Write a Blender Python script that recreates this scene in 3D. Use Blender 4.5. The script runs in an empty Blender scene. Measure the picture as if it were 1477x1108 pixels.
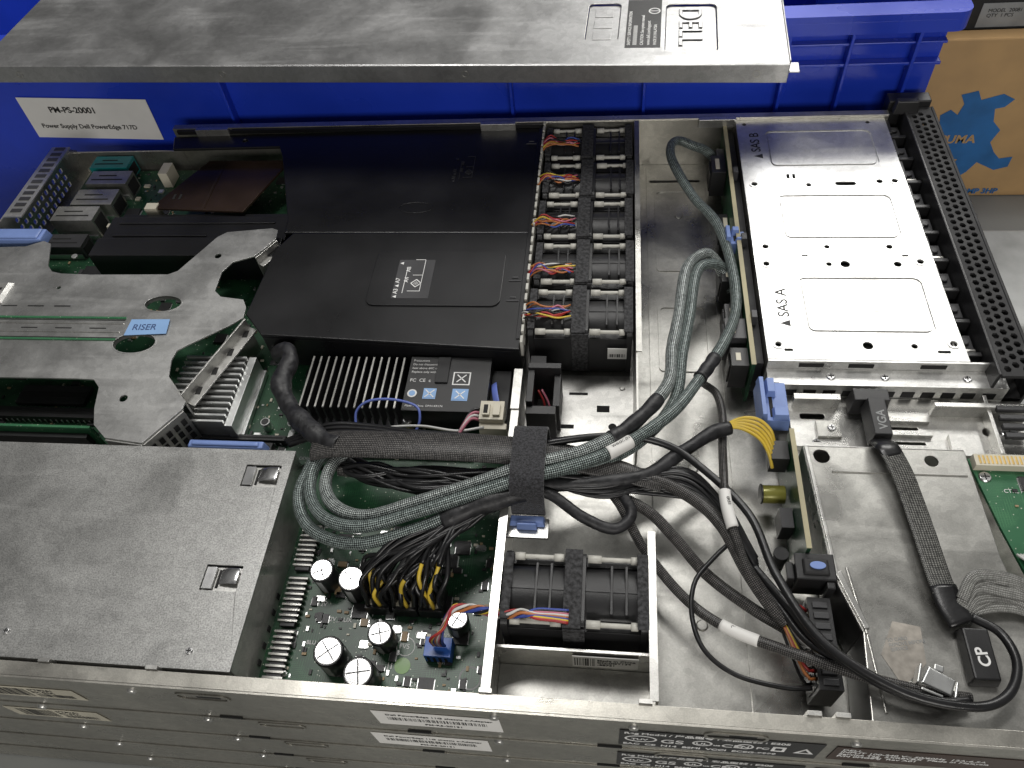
import bpy, bmesh, math, random
from mathutils import Vector, Matrix
S=0.001
scene=bpy.context.scene
COL=scene.collection
random.seed(7)

# ------------------------------------------------------------------ materials
def mat(name,col,metal=0.0,rough=0.5,var=0.15,vs=40,rvar=0.1,bump=0.0,bs=800,coat=0.0,stretch=(1,1,1),spec=0.5,col2=None,fine=0.0,sheen=0):
    m=bpy.data.materials.new(name); m.use_nodes=True; nt=m.node_tree; n=nt.nodes; L=nt.links
    b=n['Principled BSDF']
    b.inputs['Metallic'].default_value=metal
    b.inputs['Coat Weight'].default_value=coat
    b.inputs['Specular IOR Level'].default_value=spec
    if sheen: b.inputs['Sheen Weight'].default_value=sheen
    tc=n.new('ShaderNodeTexCoord'); mp=n.new('ShaderNodeMapping'); mp.inputs['Scale'].default_value=stretch
    L.new(tc.outputs['Object'],mp.inputs[0])
    no=n.new('ShaderNodeTexNoise'); no.inputs['Scale'].default_value=vs; no.inputs['Detail'].default_value=6
    L.new(mp.outputs[0],no.inputs['Vector'])
    c2=col2 if col2 else [c*(1-var) for c in col]
    c1=col if col2 else [min(1,c*(1+var)) for c in col]
    cr=n.new('ShaderNodeValToRGB'); cr.color_ramp.elements[0].position=0.35; cr.color_ramp.elements[1].position=0.65
    cr.color_ramp.elements[0].color=(*c2,1); cr.color_ramp.elements[1].color=(*c1,1)
    L.new(no.outputs[0],cr.inputs[0])
    last=cr.outputs[0]
    if fine:
        n2=n.new('ShaderNodeTexNoise'); n2.inputs['Scale'].default_value=1400; n2.inputs['Detail'].default_value=3
        L.new(tc.outputs['Object'],n2.inputs['Vector'])
        mr=n.new('ShaderNodeMapRange'); mr.inputs[1].default_value=0.3; mr.inputs[2].default_value=0.7; mr.inputs[3].default_value=1-fine; mr.inputs[4].default_value=1+fine
        L.new(n2.outputs[0],mr.inputs[0])
        mx=n.new('ShaderNodeVectorMath'); mx.operation='SCALE'; L.new(last,mx.inputs[0]); L.new(mr.outputs[0],mx.inputs['Scale']); last=mx.outputs[0]
    L.new(last,b.inputs['Base Color'])
    mr=n.new('ShaderNodeMapRange'); mr.inputs[3].default_value=max(0.02,rough-rvar); mr.inputs[4].default_value=min(1,rough+rvar)
    mr.inputs[1].default_value=0.3; mr.inputs[2].default_value=0.7
    L.new(no.outputs[0],mr.inputs[0]); L.new(mr.outputs[0],b.inputs['Roughness'])
    if bump:
        nb=n.new('ShaderNodeTexNoise'); nb.inputs['Scale'].default_value=bs; nb.inputs['Detail'].default_value=4
        L.new(mp.outputs[0],nb.inputs['Vector'])
        bp=n.new('ShaderNodeBump'); bp.inputs['Strength'].default_value=bump; bp.inputs['Distance'].default_value=0.0005
        L.new(nb.outputs[0],bp.inputs['Height']); L.new(bp.outputs[0],b.inputs['Normal'])
    return m

def metalmat(name,col,rough=0.33,var=0.12,metal=0.9,wave=0.25,speck=0.08,big=9,stain=0.0):
    """aged sheet metal: broad stains, fine spangle, light handling marks, slightly uneven surface"""
    m=bpy.data.materials.new(name); m.use_nodes=True; nt=m.node_tree; n=nt.nodes; L=nt.links
    b=n['Principled BSDF']; b.inputs['Metallic'].default_value=metal
    tc=n.new('ShaderNodeTexCoord')
    def noise(sc,det=5,stretch=None,dist=0):
        x=n.new('ShaderNodeTexNoise'); x.inputs['Scale'].default_value=sc; x.inputs['Detail'].default_value=det; x.inputs['Distortion'].default_value=dist
        if stretch:
            mp=n.new('ShaderNodeMapping'); mp.inputs['Scale'].default_value=stretch; L.new(tc.outputs['Object'],mp.inputs[0]); L.new(mp.outputs[0],x.inputs['Vector'])
        else: L.new(tc.outputs['Object'],x.inputs['Vector'])
        return x.outputs[0]
    def mr(src,a,b_,c,d):
        x=n.new('ShaderNodeMapRange'); x.inputs[1].default_value=a; x.inputs[2].default_value=b_; x.inputs[3].default_value=c; x.inputs[4].default_value=d; L.new(src,x.inputs[0]); return x.outputs[0]
    def mul(a,b_):
        x=n.new('ShaderNodeMath'); x.operation='MULTIPLY'; L.new(a,x.inputs[0]); L.new(b_,x.inputs[1]); return x.outputs[0]
    f=mul(mr(noise(big,6,None,0.6),0.35,0.65,1-var,1+var),mr(noise(1300,2),0.3,0.7,1-speck,1+speck))
    vo=n.new('ShaderNodeTexVoronoi'); vo.inputs['Scale'].default_value=300; L.new(tc.outputs['Object'],vo.inputs['Vector'])
    sp=n.new('ShaderNodeSeparateColor'); L.new(vo.outputs['Color'],sp.inputs[0])
    f=mul(f,mr(sp.outputs[0],0,1,0.92,1.08))
    sc=noise(26,8,(0.35,3.2,1),0.4)
    f=mul(f,mr(sc,0.60,0.74,1.0,1.0-stain))
    v=n.new('ShaderNodeVectorMath'); v.operation='SCALE'; v.inputs[0].default_value=col; L.new(f,v.inputs['Scale']); L.new(v.outputs[0],b.inputs['Base Color'])
    r1=mr(noise(big*2.3,7,None,0.8),0.35,0.68,rough-0.08,rough+0.12)
    a=n.new('ShaderNodeMath'); a.operation='ADD'; L.new(r1,a.inputs[0]); L.new(mr(sc,0.55,0.72,0,0.12),a.inputs[1]); L.new(a.outputs[0],b.inputs['Roughness'])
    b1=n.new('ShaderNodeBump'); b1.inputs['Strength'].default_value=wave; b1.inputs['Distance'].default_value=0.002; L.new(noise(14,2),b1.inputs['Height'])
    b2=n.new('ShaderNodeBump'); b2.inputs['Strength'].default_value=0.12; b2.inputs['Distance'].default_value=0.0003; L.new(noise(1500,3),b2.inputs['Height']); L.new(b1.outputs[0],b2.inputs['Normal']); L.new(b2.outputs[0],b.inputs['Normal'])
    return m

def braid(name,dark,light,rough=0.36,thr=0.0,lo=0.5,hi=1.25,metal=0.0):
    m=bpy.data.materials.new(name); m.use_nodes=True; nt=m.node_tree; n=nt.nodes; L=nt.links
    b=n['Principled BSDF']; b.inputs['Roughness'].default_value=rough; b.inputs['Metallic'].default_value=metal
    uv=n.new('ShaderNodeUVMap'); uv.uv_map='UVMap'
    sp=n.new('ShaderNodeSeparateXYZ'); L.new(uv.outputs[0],sp.inputs[0])
    def M(op,a,b_=None):
        x=n.new('ShaderNodeMath'); x.operation=op
        for i,v in enumerate((a,b_)):
            if v is None: continue
            if isinstance(v,(int,float)): x.inputs[i].default_value=v
            else: L.new(v,x.inputs[i])
        return x.outputs[0]
    a=M('MULTIPLY',M('ADD',sp.outputs[0],sp.outputs[1]),2*math.pi)
    c=M('MULTIPLY',M('SUBTRACT',sp.outputs[0],sp.outputs[1]),2*math.pi)
    p=M('MULTIPLY',M('SINE',a),M('SINE',c))
    mr=n.new('ShaderNodeMapRange'); mr.inputs[1].default_value=-0.3+thr; mr.inputs[2].default_value=0.35+thr
    L.new(p,mr.inputs[0])
    no=n.new('ShaderNodeTexNoise'); no.inputs['Scale'].default_value=450; no.inputs['Detail'].default_value=3
    tc=n.new('ShaderNodeTexCoord'); L.new(tc.outputs['Object'],no.inputs['Vector'])
    nr=n.new('ShaderNodeMapRange'); nr.inputs[1].default_value=0.35; nr.inputs[2].default_value=0.65; nr.inputs[3].default_value=lo; nr.inputs[4].default_value=hi
    L.new(no.outputs[0],nr.inputs[0])
    f=M('MULTIPLY',mr.outputs[0],nr.outputs[0])
    mx=n.new('ShaderNodeMix'); mx.data_type='RGBA'; mx.inputs[6].default_value=(*dark,1); mx.inputs[7].default_value=(*light,1)
    L.new(f,mx.inputs[0]); L.new(mx.outputs[2],b.inputs['Base Color'])
    bp=n.new('ShaderNodeBump'); bp.inputs['Strength'].default_value=0.9; bp.inputs['Distance'].default_value=0.0006
    L.new(mr.outputs[0],bp.inputs['Height']); L.new(bp.outputs[0],b.inputs['Normal'])
    return m

def pcbmat(name,base,trace):
    m=bpy.data.materials.new(name); m.use_nodes=True; nt=m.node_tree; n=nt.nodes; L=nt.links
    b=n['Principled BSDF']; b.inputs['Roughness'].default_value=0.35
    tc=n.new('ShaderNodeTexCoord')
    cur=(*base,1); out=None
    for i,(sc,rot) in enumerate(((420,0.0),(300,math.pi/2),(520,math.pi/4))):
        mp=n.new('ShaderNodeMapping'); mp.inputs['Rotation'].default_value=(0,0,rot); L.new(tc.outputs['Object'],mp.inputs[0])
        br=n.new('ShaderNodeTexBrick'); br.inputs['Scale'].default_value=sc; br.inputs['Mortar Size'].default_value=0.04
        br.inputs['Brick Width'].default_value=4.5; br.inputs['Row Height'].default_value=0.4
        L.new(mp.outputs[0],br.inputs['Vector'])
        no=n.new('ShaderNodeTexNoise'); no.inputs['Scale'].default_value=55+20*i; L.new(tc.outputs['Object'],no.inputs['Vector'])
        gt=n.new('ShaderNodeMapRange'); gt.inputs[1].default_value=0.5; gt.inputs[2].default_value=0.56; L.new(no.outputs[0],gt.inputs[0])
        mu=n.new('ShaderNodeMath'); mu.operation='MULTIPLY'; L.new(br.outputs['Fac'],mu.inputs[0]); L.new(gt.outputs[0],mu.inputs[1])
        mx=n.new('ShaderNodeMix'); mx.data_type='RGBA'; L.new(mu.outputs[0],mx.inputs[0])
        if out is None: mx.inputs[6].default_value=cur
        else: L.new(out,mx.inputs[6])
        mx.inputs[7].default_value=(*trace,1); out=mx.outputs[2]
    vo=n.new('ShaderNodeTexVoronoi'); vo.inputs['Scale'].default_value=330; L.new(tc.outputs['Object'],vo.inputs['Vector'])
    lt=n.new('ShaderNodeMapRange'); lt.inputs[1].default_value=0.13; lt.inputs[2].default_value=0.1; L.new(vo.outputs['Distance'],lt.inputs[0])
    mx=n.new('ShaderNodeMix'); mx.data_type='RGBA'; L.new(lt.outputs[0],mx.inputs[0]); L.new(out,mx.inputs[6]); mx.inputs[7].default_value=(0.45,0.5,0.4,1)
    L.new(mx.outputs[2],b.inputs['Base Color'])
    return m

steel=metalmat('galvanised_steel',(0.43,0.425,0.40),0.33,0.13,stain=0.15)
steel_bright=metalmat('bright_steel',(0.60,0.595,0.57),0.31,0.10,stain=0.1)
steel_cage=metalmat('cage_steel',(0.62,0.62,0.605),0.35,0.08,stain=0.08,wave=0.25)
steel_psu=metalmat('speckled_steel',(0.36,0.36,0.35),0.38,0.07,metal=0.75,speck=0.32,wave=0.15,stain=0.05)
steel_side=metalmat('side_steel',(0.48,0.465,0.42),0.32,0.14,stain=0.25,wave=0.4)
steel_lid=metalmat('scuffed_steel',(0.44,0.44,0.44),0.37,0.10,big=7,stain=0.16,wave=0.25)
steel_riser=metalmat('riser_steel',(0.46,0.46,0.45),0.35,0.07,metal=0.85,stain=0.08)
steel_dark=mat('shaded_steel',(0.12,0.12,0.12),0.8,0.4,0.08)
alu=mat('aluminium',(0.72,0.73,0.72),0.9,0.32,0.06)
chrome=mat('chrome',(0.72,0.72,0.72),1.0,0.25,0.04)
brass=mat('brass',(0.6,0.42,0.15),0.9,0.35)
blackp=mat('black_plastic',(0.018,0.018,0.019),0,0.40,0.2,25,0.06,0.2,2200,spec=0.5)
shroudm=mat('shroud_plastic',(0.006,0.006,0.007),0,0.33,0.3,10,0.09,0.15,1800,spec=0.5)
blackm=mat('matt_black',(0.018,0.018,0.019),0,0.65,0.25,90,0.1,0.3,1500)
finm=mat('anodised_black',(0.03,0.03,0.032),0.6,0.38,0.2)
foam=mat('black_foam',(0.04,0.04,0.042),0,0.9,0.7,500,0.05,1.0,900)
velcro=mat('hook_and_loop',(0.032,0.032,0.036),0,0.95,0.7,900,0.02,1.0,1600,sheen=0.3)
tape=mat('cloth_tape',(0.018,0.018,0.02),0,0.5,0.4,250,0.1,1.0,260)
greyp=mat('dark_grey_plastic',(0.045,0.045,0.048),0,0.45,0.15,40,0.08,0.2,1200)
darkgap=mat('dark_recess',(0.01,0.01,0.01),0,0.8)
rubber=mat('black_rubber',(0.012,0.012,0.013),0,0.32,0.15,60,0.06,0.2,400)
cream=mat('cream_nylon',(0.62,0.58,0.47),0,0.4,0.06)
white=mat('white_paper',(0.80,0.79,0.76),0,0.6,0.04)
offwhite=mat('offwhite_rubber',(0.55,0.54,0.49),0,0.5,0.1,200)
ink=mat('black_ink',(0.02,0.02,0.02),0,0.6)
winkm=mat('white_ink',(0.78,0.78,0.77),0,0.6)
ginkm=mat('grey_ink',(0.30,0.31,0.31),0,0.6)
bluelite=mat('light_blue_plastic',(0.19,0.28,0.58),0,0.38,0.08,bump=0.1)
bluetouch=mat('blue_label',(0.25,0.42,0.70),0,0.5,0.05)
blueconn=mat('blue_connector',(0.02,0.10,0.42),0,0.4)
teal=mat('teal_connector',(0.01,0.22,0.22),0,0.4)
copper=mat('brown_foil',(0.10,0.065,0.048),0.6,0.2,0.15,14,col2=(0.035,0.025,0.022))
pcb=pcbmat('green_circuit_board',(0.010,0.048,0.022),(0.03,0.12,0.05))
pcb2=pcbmat('light_green_circuit_board',(0.03,0.13,0.06),(0.06,0.2,0.09))
pcbedge=mat('board_edge',(0.42,0.38,0.24),0,0.6)
totem=mat('blue_tote_plastic',(0.016,0.050,0.52),0,0.28,0.22,6,0.1,0.08,300)
card=mat('cardboard',(0.55,0.35,0.16),0,0.8,0.07,30)
cardblue=mat('blue_print',(0.03,0.16,0.42),0,0.7)
yellow=mat('yellow_wire',(0.65,0.46,0.05),0,0.4)
red=mat('red_wire',(0.38,0.03,0.03),0,0.4)
orange=mat('orange_wire',(0.45,0.16,0.05),0,0.4)
bluew=mat('blue_wire',(0.04,0.07,0.32),0,0.4)
pinkw=mat('pink_wire',(0.50,0.16,0.22),0,0.4)
whitew=mat('white_wire',(0.6,0.6,0.58),0,0.4)
lilac=mat('pale_blue_wire',(0.12,0.17,0.5),0,0.4)
tan=mat('tan_ceramic',(0.35,0.25,0.14),0,0.5)
amber=mat('amber_coil',(0.25,0.24,0.05),0.2,.3)
agedp=mat('aged_paper',(0.5,0.47,0.38),0,0.6)
brownlab=mat('dark_brown_label',(0.05,0.028,0.02),0,0.4)
solder=mat('green_solder',(0.16,0.32,0.08),0,.4)
beigep=mat('beige_pad',(0.36,0.33,0.29),0,.45,0.2,200)
paleg=mat('pale_grey_plastic',(0.42,0.43,0.42),0,.5)
braid_teal=braid('teal_braid',(0.008,0.013,0.013),(0.38,0.45,0.43),metal=0.15)
braid_pale=braid('pale_braid',(0.015,0.018,0.018),(0.60,0.66,0.64),metal=0.15)
braid_black=braid('black_braid',(0.008,0.008,0.009),(0.20,0.19,0.18),thr=0.15)
braid_grey=braid('grey_braid',(0.015,0.015,0.015),(0.26,0.26,0.24))
ribbonm=braid('ribbon',(0.14,0.14,0.13),(0.42,0.42,0.40))
floorm=mat('grey_floor',(0.30,0.31,0.30),0,0.6,0.1,5)

# ------------------------------------------------------------------ geometry
def rrect(x0,x1,y0,y1,r,n=5):
    P=[]
    for cx,cy,a0 in ((x1-r,y1-r,0),(x0+r,y1-r,90),(x0+r,y0+r,180),(x1-r,y0+r,270)):
        for i in range(n+1):
            a=math.radians(a0+90*i/n); P.append((cx+r*math.cos(a),cy+r*math.sin(a)))
    return P
def ell(cx,cy,rx,ry=None,n=20):
    ry=rx if ry is None else ry
    return [(cx+rx*math.cos(2*math.pi*i/n),cy+ry*math.sin(2*math.pi*i/n)) for i in range(n)]
def catmull(pts,step=2.0):
    P=[Vector(p) for p in pts]; P=[P[0]*2-P[1]]+P+[P[-1]*2-P[-2]]
    out=[]
    for i in range(1,len(P)-2):
        p0,p1,p2,p3=P[i-1:i+3]; n=max(2,int((p2-p1).length/step))
        for k in range(n):
            t=k/n
            out.append(0.5*((2*p1)+(p2-p0)*t+(2*p0-5*p1+4*p2-p3)*t*t+(3*p1-p0-3*p2+p3)*t**3))
    out.append(P[-2]); return out

class G:
    def __init__(s):
        s.bm=bmesh.new(); s.uv=s.bm.loops.layers.uv.new('UVMap'); s.mats=[]; s.M=Matrix()
    def mi(s,m):
        if m not in s.mats: s.mats.append(m)
        return s.mats.index(m)
    def V(s,co): return s.bm.verts.new((s.M@Vector(co))*S)
    def F(s,vs,m,smooth=False):
        try: f=s.bm.faces.new(vs)
        except ValueError: return None
        f.material_index=m; f.smooth=smooth; return f
    def box(s,x0,x1,y0,y1,z0,z1,m,taper=0):
        k=s.mi(m); t=taper
        c=[(x0,y0,z0),(x1,y0,z0),(x1,y1,z0),(x0,y1,z0),(x0+t,y0+t,z1),(x1-t,y0+t,z1),(x1-t,y1-t,z1),(x0+t,y1-t,z1)]
        v=[s.V(p) for p in c]
        for f in ((3,2,1,0),(4,5,6,7),(0,1,5,4),(1,2,6,5),(2,3,7,6),(3,0,4,7)): s.F([v[i] for i in f],k)
        return s
    def prism(s,pts,z0,z1,m,top=None):
        k=s.mi(m); top=top or pts
        a=[s.V((p[0],p[1],z0)) for p in pts]; b=[s.V((p[0],p[1],z1)) for p in top]
        s.F(a[::-1],k); s.F(b,k); n=len(pts)
        for i in range(n): s.F([a[i],a[(i+1)%n],b[(i+1)%n],b[i]],k)
        return s
    def cyl(s,c,d,r,m,r2=None,n=24,caps=True):
        k=s.mi(m); c=Vector(c); d=Vector(d); r2=r if r2 is None else r2
        t=d.normalized(); u=t.orthogonal().normalized(); w=t.cross(u)
        A=[];B=[]
        for i in range(n):
            a=2*math.pi*i/n; o=u*math.cos(a)+w*math.sin(a)
            A.append(s.V(c+o*r)); B.append(s.V(c+d+o*r2))
        for i in range(n): s.F([A[i],A[(i+1)%n],B[(i+1)%n],B[i]],k,True)
        if caps: s.F(A[::-1],k); s.F(B,k)
        return s
    def tube(s,path,r,m,n=12,h=None,pitch=3.0,caps=True,rf=None):
        k=s.mi(m); h=r if h is None else h
        P=[Vector(p) for p in path]; up=Vector((0,0,1)); rings=[]; L=0; Ls=[]
        per=2*math.pi*math.sqrt((r*r+h*h)/2); N=max(2,round(per/pitch))
        for i,p in enumerate(P):
            t=(P[min(i+1,len(P)-1)]-P[max(i-1,0)]).normalized()
            up=(up-t*up.dot(t))
            if up.length<1e-4: up=t.orthogonal()
            up.normalize(); sd=t.cross(up)
            if i: L+=(p-P[i-1]).length
            Ls.append(L/pitch)
            q=rf(i/(len(P)-1)) if rf else 1
            rings.append([s.V(p+sd*(r*q*math.cos(2*math.pi*j/n))+up*(h*q*math.sin(2*math.pi*j/n))) for j in range(n)])
        for i in range(len(rings)-1):
            for j in range(n):
                f=s.F([rings[i][j],rings[i][(j+1)%n],rings[i+1][(j+1)%n],rings[i+1][j]],k,True)
                if f:
                    for lp,(a,b) in zip(f.loops,((Ls[i],j),(Ls[i],j+1),(Ls[i+1],j+1),(Ls[i+1],j))):
                        lp[s.uv].uv=(a,b/n*N)
        if caps: s.F(rings[0][::-1],k); s.F(rings[-1],k)
        return s
    def plate(s,outer,holes,z0,z1,m):
        k=s.mi(m)
        c=bpy.data.curves.new('tmp','CURVE'); c.dimensions='2D'; c.fill_mode='BOTH'; c.extrude=(z1-z0)/2
        for pts in [outer]+list(holes):
            sp=c.splines.new('POLY'); sp.points.add(len(pts)-1)
            for i,p in enumerate(pts): sp.points[i].co=(p[0],p[1],0,1)
            sp.use_cyclic_u=True
        o=bpy.data.objects.new('tmp',c); COL.objects.link(o)
        dg=bpy.context.evaluated_depsgraph_get(); me=bpy.data.meshes.new_from_object(o.evaluated_get(dg))
        vs=[s.V((v.co.x,v.co.y,v.co.z+(z0+z1)/2)) for v in me.vertices]
        for p in me.polygons: s.F([vs[i] for i in p.vertices],k)
        bmesh.ops.remove_doubles(s.bm,verts=vs,dist=1e-6)
        bpy.data.objects.remove(o); bpy.data.curves.remove(c); bpy.data.meshes.remove(me)
        return s
    def make(s,name,parent=None,loc=(0,0,0),bevel=0.25,recalc=True,seg=2):
        if parent is not None: loc=parent['_l']
        l=Vector(loc)*S
        if recalc: bmesh.ops.recalc_face_normals(s.bm,faces=s.bm.faces[:])
        bmesh.ops.translate(s.bm,verts=s.bm.verts[:],vec=-l)
        me=bpy.data.meshes.new(name); s.bm.to_mesh(me); s.bm.free()
        for m in s.mats: me.materials.append(m)
        o=bpy.data.objects.new(name,me); COL.objects.link(o)
        if parent is not None: o.parent=parent
        else: o.location=l
        if bevel:
            b=o.modifiers.new('b','BEVEL'); b.width=bevel*S; b.segments=seg; b.limit_method='ANGLE'; b.angle_limit=math.radians(50)
        return o
THINGS=[]
def thing(name,label,cat,loc=(0,0,0),group=None):
    e=bpy.data.objects.new(name,None); e.empty_display_size=0.01; e.location=Vector(loc)*S; COL.objects.link(e)
    e['label']=label; e['category']=cat; e['_l']=list(loc)
    if group: e['group']=group
    THINGS.append(e); return e
def text(body,size,loc,m,parent,rot=(0,0,0),ext=0.05,name='lettering',align='LEFT',bold=0.0,sx=1.0):
    c=bpy.data.curves.new('tmp','FONT'); c.body=body; c.size=size*S; c.extrude=ext*S; c.align_x=align; c.offset=bold*S
    o=bpy.data.objects.new('tmp',c); COL.objects.link(o)
    dg=bpy.context.evaluated_depsgraph_get(); me=bpy.data.meshes.new_from_object(o.evaluated_get(dg))
    bpy.data.objects.remove(o); bpy.data.curves.remove(c)
    me.materials.clear(); me.materials.append(m)
    me.transform(Matrix.Diagonal((sx,1,1,1)))
    q=bpy.data.objects.new(name,me); COL.objects.link(q); q.parent=parent
    q.location=(Vector(loc)-Vector(parent['_l']))*S; q.rotation_euler=[math.radians(a) for a in rot]
    return q
def screw(g,x,y,z,r=2.2,m=None):
    m=m or chrome
    g.cyl((x,y,z),(0,0,0.9),r,m,r*0.8,16); g.box(x-r*.6,x+r*.6,y-.3,y+.3,z+.85,z+1.0,darkgap); g.box(x-.3,x+.3,y-r*.6,y+r*.6,z+.86,z+1.02,darkgap)
def barcode(g,x0,x1,z0,z1,y,m,seed):
    r=random.Random(seed); x=x0
    while x<x1:
        w=r.choice((0.25,0.25,0.5,0.8)); g.box(x,min(x+w,x1),y-0.06,y,z0,z1,m); x+=w+r.choice((0.25,0.4,0.7))

# ------------------------------------------------------------------ setting
g=G(); g.box(-1600,1600,-600,2600,-175,-172.6,floorm); o=g.make('floor',bevel=0); o['kind']='structure'; o['label']='pale grey work surface under the stacked equipment'

# ------------------------------------------------------------------ chassis
ch=thing('server_chassis','open grey steel rack server chassis on top of the stack','server',(-130,310,0))
g=G()
g.plate([(-466,90),(206,90),(206,534),(-466,534)],[rrect(-3,9,281,289,2),ell(-18,300,2),rrect(30,70,510,513,1)],0,1.2,steel)
g.box(28,30.5,100,528,1.2,2.4,steel); g.box(74,76,100,528,1.2,2.2,steel)
for y in (150,245,300,395,470): g.cyl((52,y,1.2),(0,0,0.8),3.2,steel,2.4,20)
g.plate(rrect(34,68,318,376,3),[rrect(36,66,320,374,2.5)],1.2,2.0,steel)
g.plate(rrect(34,68,410,500,3),[rrect(36,66,412,498,2.5)],1.2,2.0,steel)
g.make('floor_pan',ch)
g=G()
g.box(-466,238,95.6,97,1.2,43,steel_side); g.box(-466,238,90.4,97,43,43.9,steel_side); g.box(-466,238,89.2,90.3,1,43.9,steel_side)
for x in (-270,-214,-52,20,92,104):
    g.box(x-3,x+3,97.1,99,36,45.5,steel_bright)
for x in (-225,-48,110,15): g.cyl((x,89.3,36),(0,-1.4,0),2.6,steel_bright,2.0,16)
for x in (-190,60): 
    g.M=Matrix.Translation((0,89.1,0))@Matrix.Rotation(math.radians(90),4,'X')
    g.plate(rrect(x-14,x+14,28,38,4.5),[rrect(x-12.6,x+12.6,29.4,36.6,3.5)],0,0.6,steel_side)
    g.box(x-3,x+9,32,34.5,0,0.2,darkgap); g.M=Matrix()
g.make('side_wall',ch)
g=G()
g.box(-366,206,533,534.6,1.2,43,steel_side); g.box(-366,206,533,539,43,43.9,steel_side); g.box(-466,-366.1,533,534.6,1.2,22,steel_side)
for x in (-330,-90,80): g.box(x-14,x+14,529,532.8,38,45,steel_bright)
g.make('side_wall',ch)
g=G(); g.M=Matrix.Translation((-466,0,0))@Matrix(((0,0,1,0),(1,0,0,0),(0,1,0,0),(0,0,0,1)))
holes=[rrect(240+10*i,247+10*i,8+9*j,14+9*j,1) for i in range(12) for j in range(3)]+[rrect(432+7*i,436+7*i,9+7*j,13+7*j,1) for i in range(11) for j in range(4)]
g.plate([(90,1),(534,1),(534,24),(512,43),(90,43)],holes,0,1.2,steel_bright); g.M=Matrix()
g.box(-465,-450,425,512,42,43.2,steel_bright)
for y in range(430,508,7): g.box(-462,-453,y,y+4,43.2,43.5,steel_dark)
g.make('rear_panel',ch,bevel=0.1)
g=G()
g.box(-52.8,-51.6,99,284,1.2,43,steel_bright); g.box(-54.5,-50,99,284,43,43.8,steel_bright)
g.prism([(-55,255),(-50,255),(-50,284),(-55,284)],43.8,45,steel_bright)
g.box(17,18.2,240,532,1.2,43,steel); g.box(17,20.5,300,532,43,43.8,steel)
g.box(24.6,25.8,99,182,1.2,42,steel_bright); g.box(22,26,99,182,42,43,steel_bright)
for y in range(306,532,9): g.box(-53.8,-52.2,y,y+5.5,30,43.5,offwhite)
g.box(-51.5,24.5,123,124.4,1.2,30,steel_bright)
g.box(-51.5,24.5,99.2,122.8,1.3,5,steel)
g.box(-51,17,245,312,1.3,3.2,steel_bright)
for q in ((-35,262),(10,262),(10,302),(-40,302)): g.cyl((q[0],q[1],3.2),(0,0,0.8),2,steel_bright,1.4)
g.cyl((4,272,3.2),(0,0,0.15),2.6,darkgap); g.box(-6,2,283,288,3.2,3.35,darkgap); g.box(-28,-20,270,273,3.2,3.35,darkgap); g.box(-24,-12,296,298,3.2,3.35,darkgap)
g.make('fan_bay_divider',ch,bevel=0.15)
def side_labels(t,dz,dx,seed,y=89.1):
    g=G(); g.box(-107+dx,-46+dx,y-0.35,y-0.12,9.5+dz,32.5+dz,white); barcode(g,-101+dx,-53+dx,18+dz,23+dz,y-0.36,ink,seed)
    g.make('barcode_sticker',t,bevel=0)
    text('Dell PowerEdge 11G chassis c-Adapter',3.3,(-101+dx,y-0.45,26.4+dz),ink,t,(90,0,0),bold=.04,sx=.98)
    text('PM-R5-20131',3.4,(-84+dx,y-0.45,12.4+dz),ink,t,(90,0,0),bold=.04)
    g=G(); g.box(-318+dx,-262+dx,y-0.35,y-0.12,10+dz,27+dz,agedp); barcode(g,-312+dx,-290+dx,12+dz,25+dz,y-0.36,ink,seed+3); barcode(g,-287+dx,-267+dx,12+dz,17+dz,y-0.36,ink,seed+4)
    g.make('barcode_sticker',t,bevel=0)
    text('J7TBZS1\nEX 04A',4,(-288+dx,y-0.45,22.5+dz),ink,t,(90,0,0))
    g=G(); g.box(9,99,y-0.35,y-0.12,4+dz,31+dz,blackp)
    g.M=Matrix.Translation((0,y-0.36,dz))@Matrix.Rotation(math.radians(90),4,'X')
    for cx,rx,ry in ((19,7.5,5.6),(47,4.6,4.6),(66,4,4.4)):
        g.plate(ell(cx,17.5,rx,ry,28),[ell(cx,17.5,rx-1,ry-1,28)],0,0.08,winkm)
    g.box(78,84,13,21,0,0.08,winkm); g.box(79.5,82.5,15,19,.08,.16,blackp)
    g.plate([(88,12.5),(97,12.5),(92.5,21.5)],[[(90,13.6),(95,13.6),(92.5,19)]],0,0.08,winkm); g.M=Matrix()
    g.make('regulatory_sticker',t,bevel=0)
    for b,s_,p in (('Reg Model / 产品型号 : 產品型號 : E20S',4.4,(11,26)),('TUV',4,(14.6,15.8)),('GS',9,(28,13.6)),('UL',4.6,(44,15.8)),('us',3.6,(52,15.2)),('CE',7.5,(55.5,14.4)),('N',5,(64.2,15.6)),('FC',5,(71,15.4)),('EAC  CE  N14  BSMI  VCCI  ECEG-9898',4.2,(11,6.6))):
        text(b,s_,(p[0],y-0.5,p[1]+dz),winkm,t,(90,0,0),bold=0.12)
    g=G(); g.box(104,186,y-0.35,y-0.12,6+dz,29+dz,brownlab); g.make('regulatory_sticker',t,bevel=0)
    text('DELL\nINPUT 100-240 V~ 50/60Hz  12A-6.5A\nService Tag  5XR8VBX  Made in Malaysia\nP/N 0HG84J  Rev A01',3.8,(107,y-0.45,24+dz),winkm,t,(90,0,0),bold=.06)
side_labels(ch,0,0,1)
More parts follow.
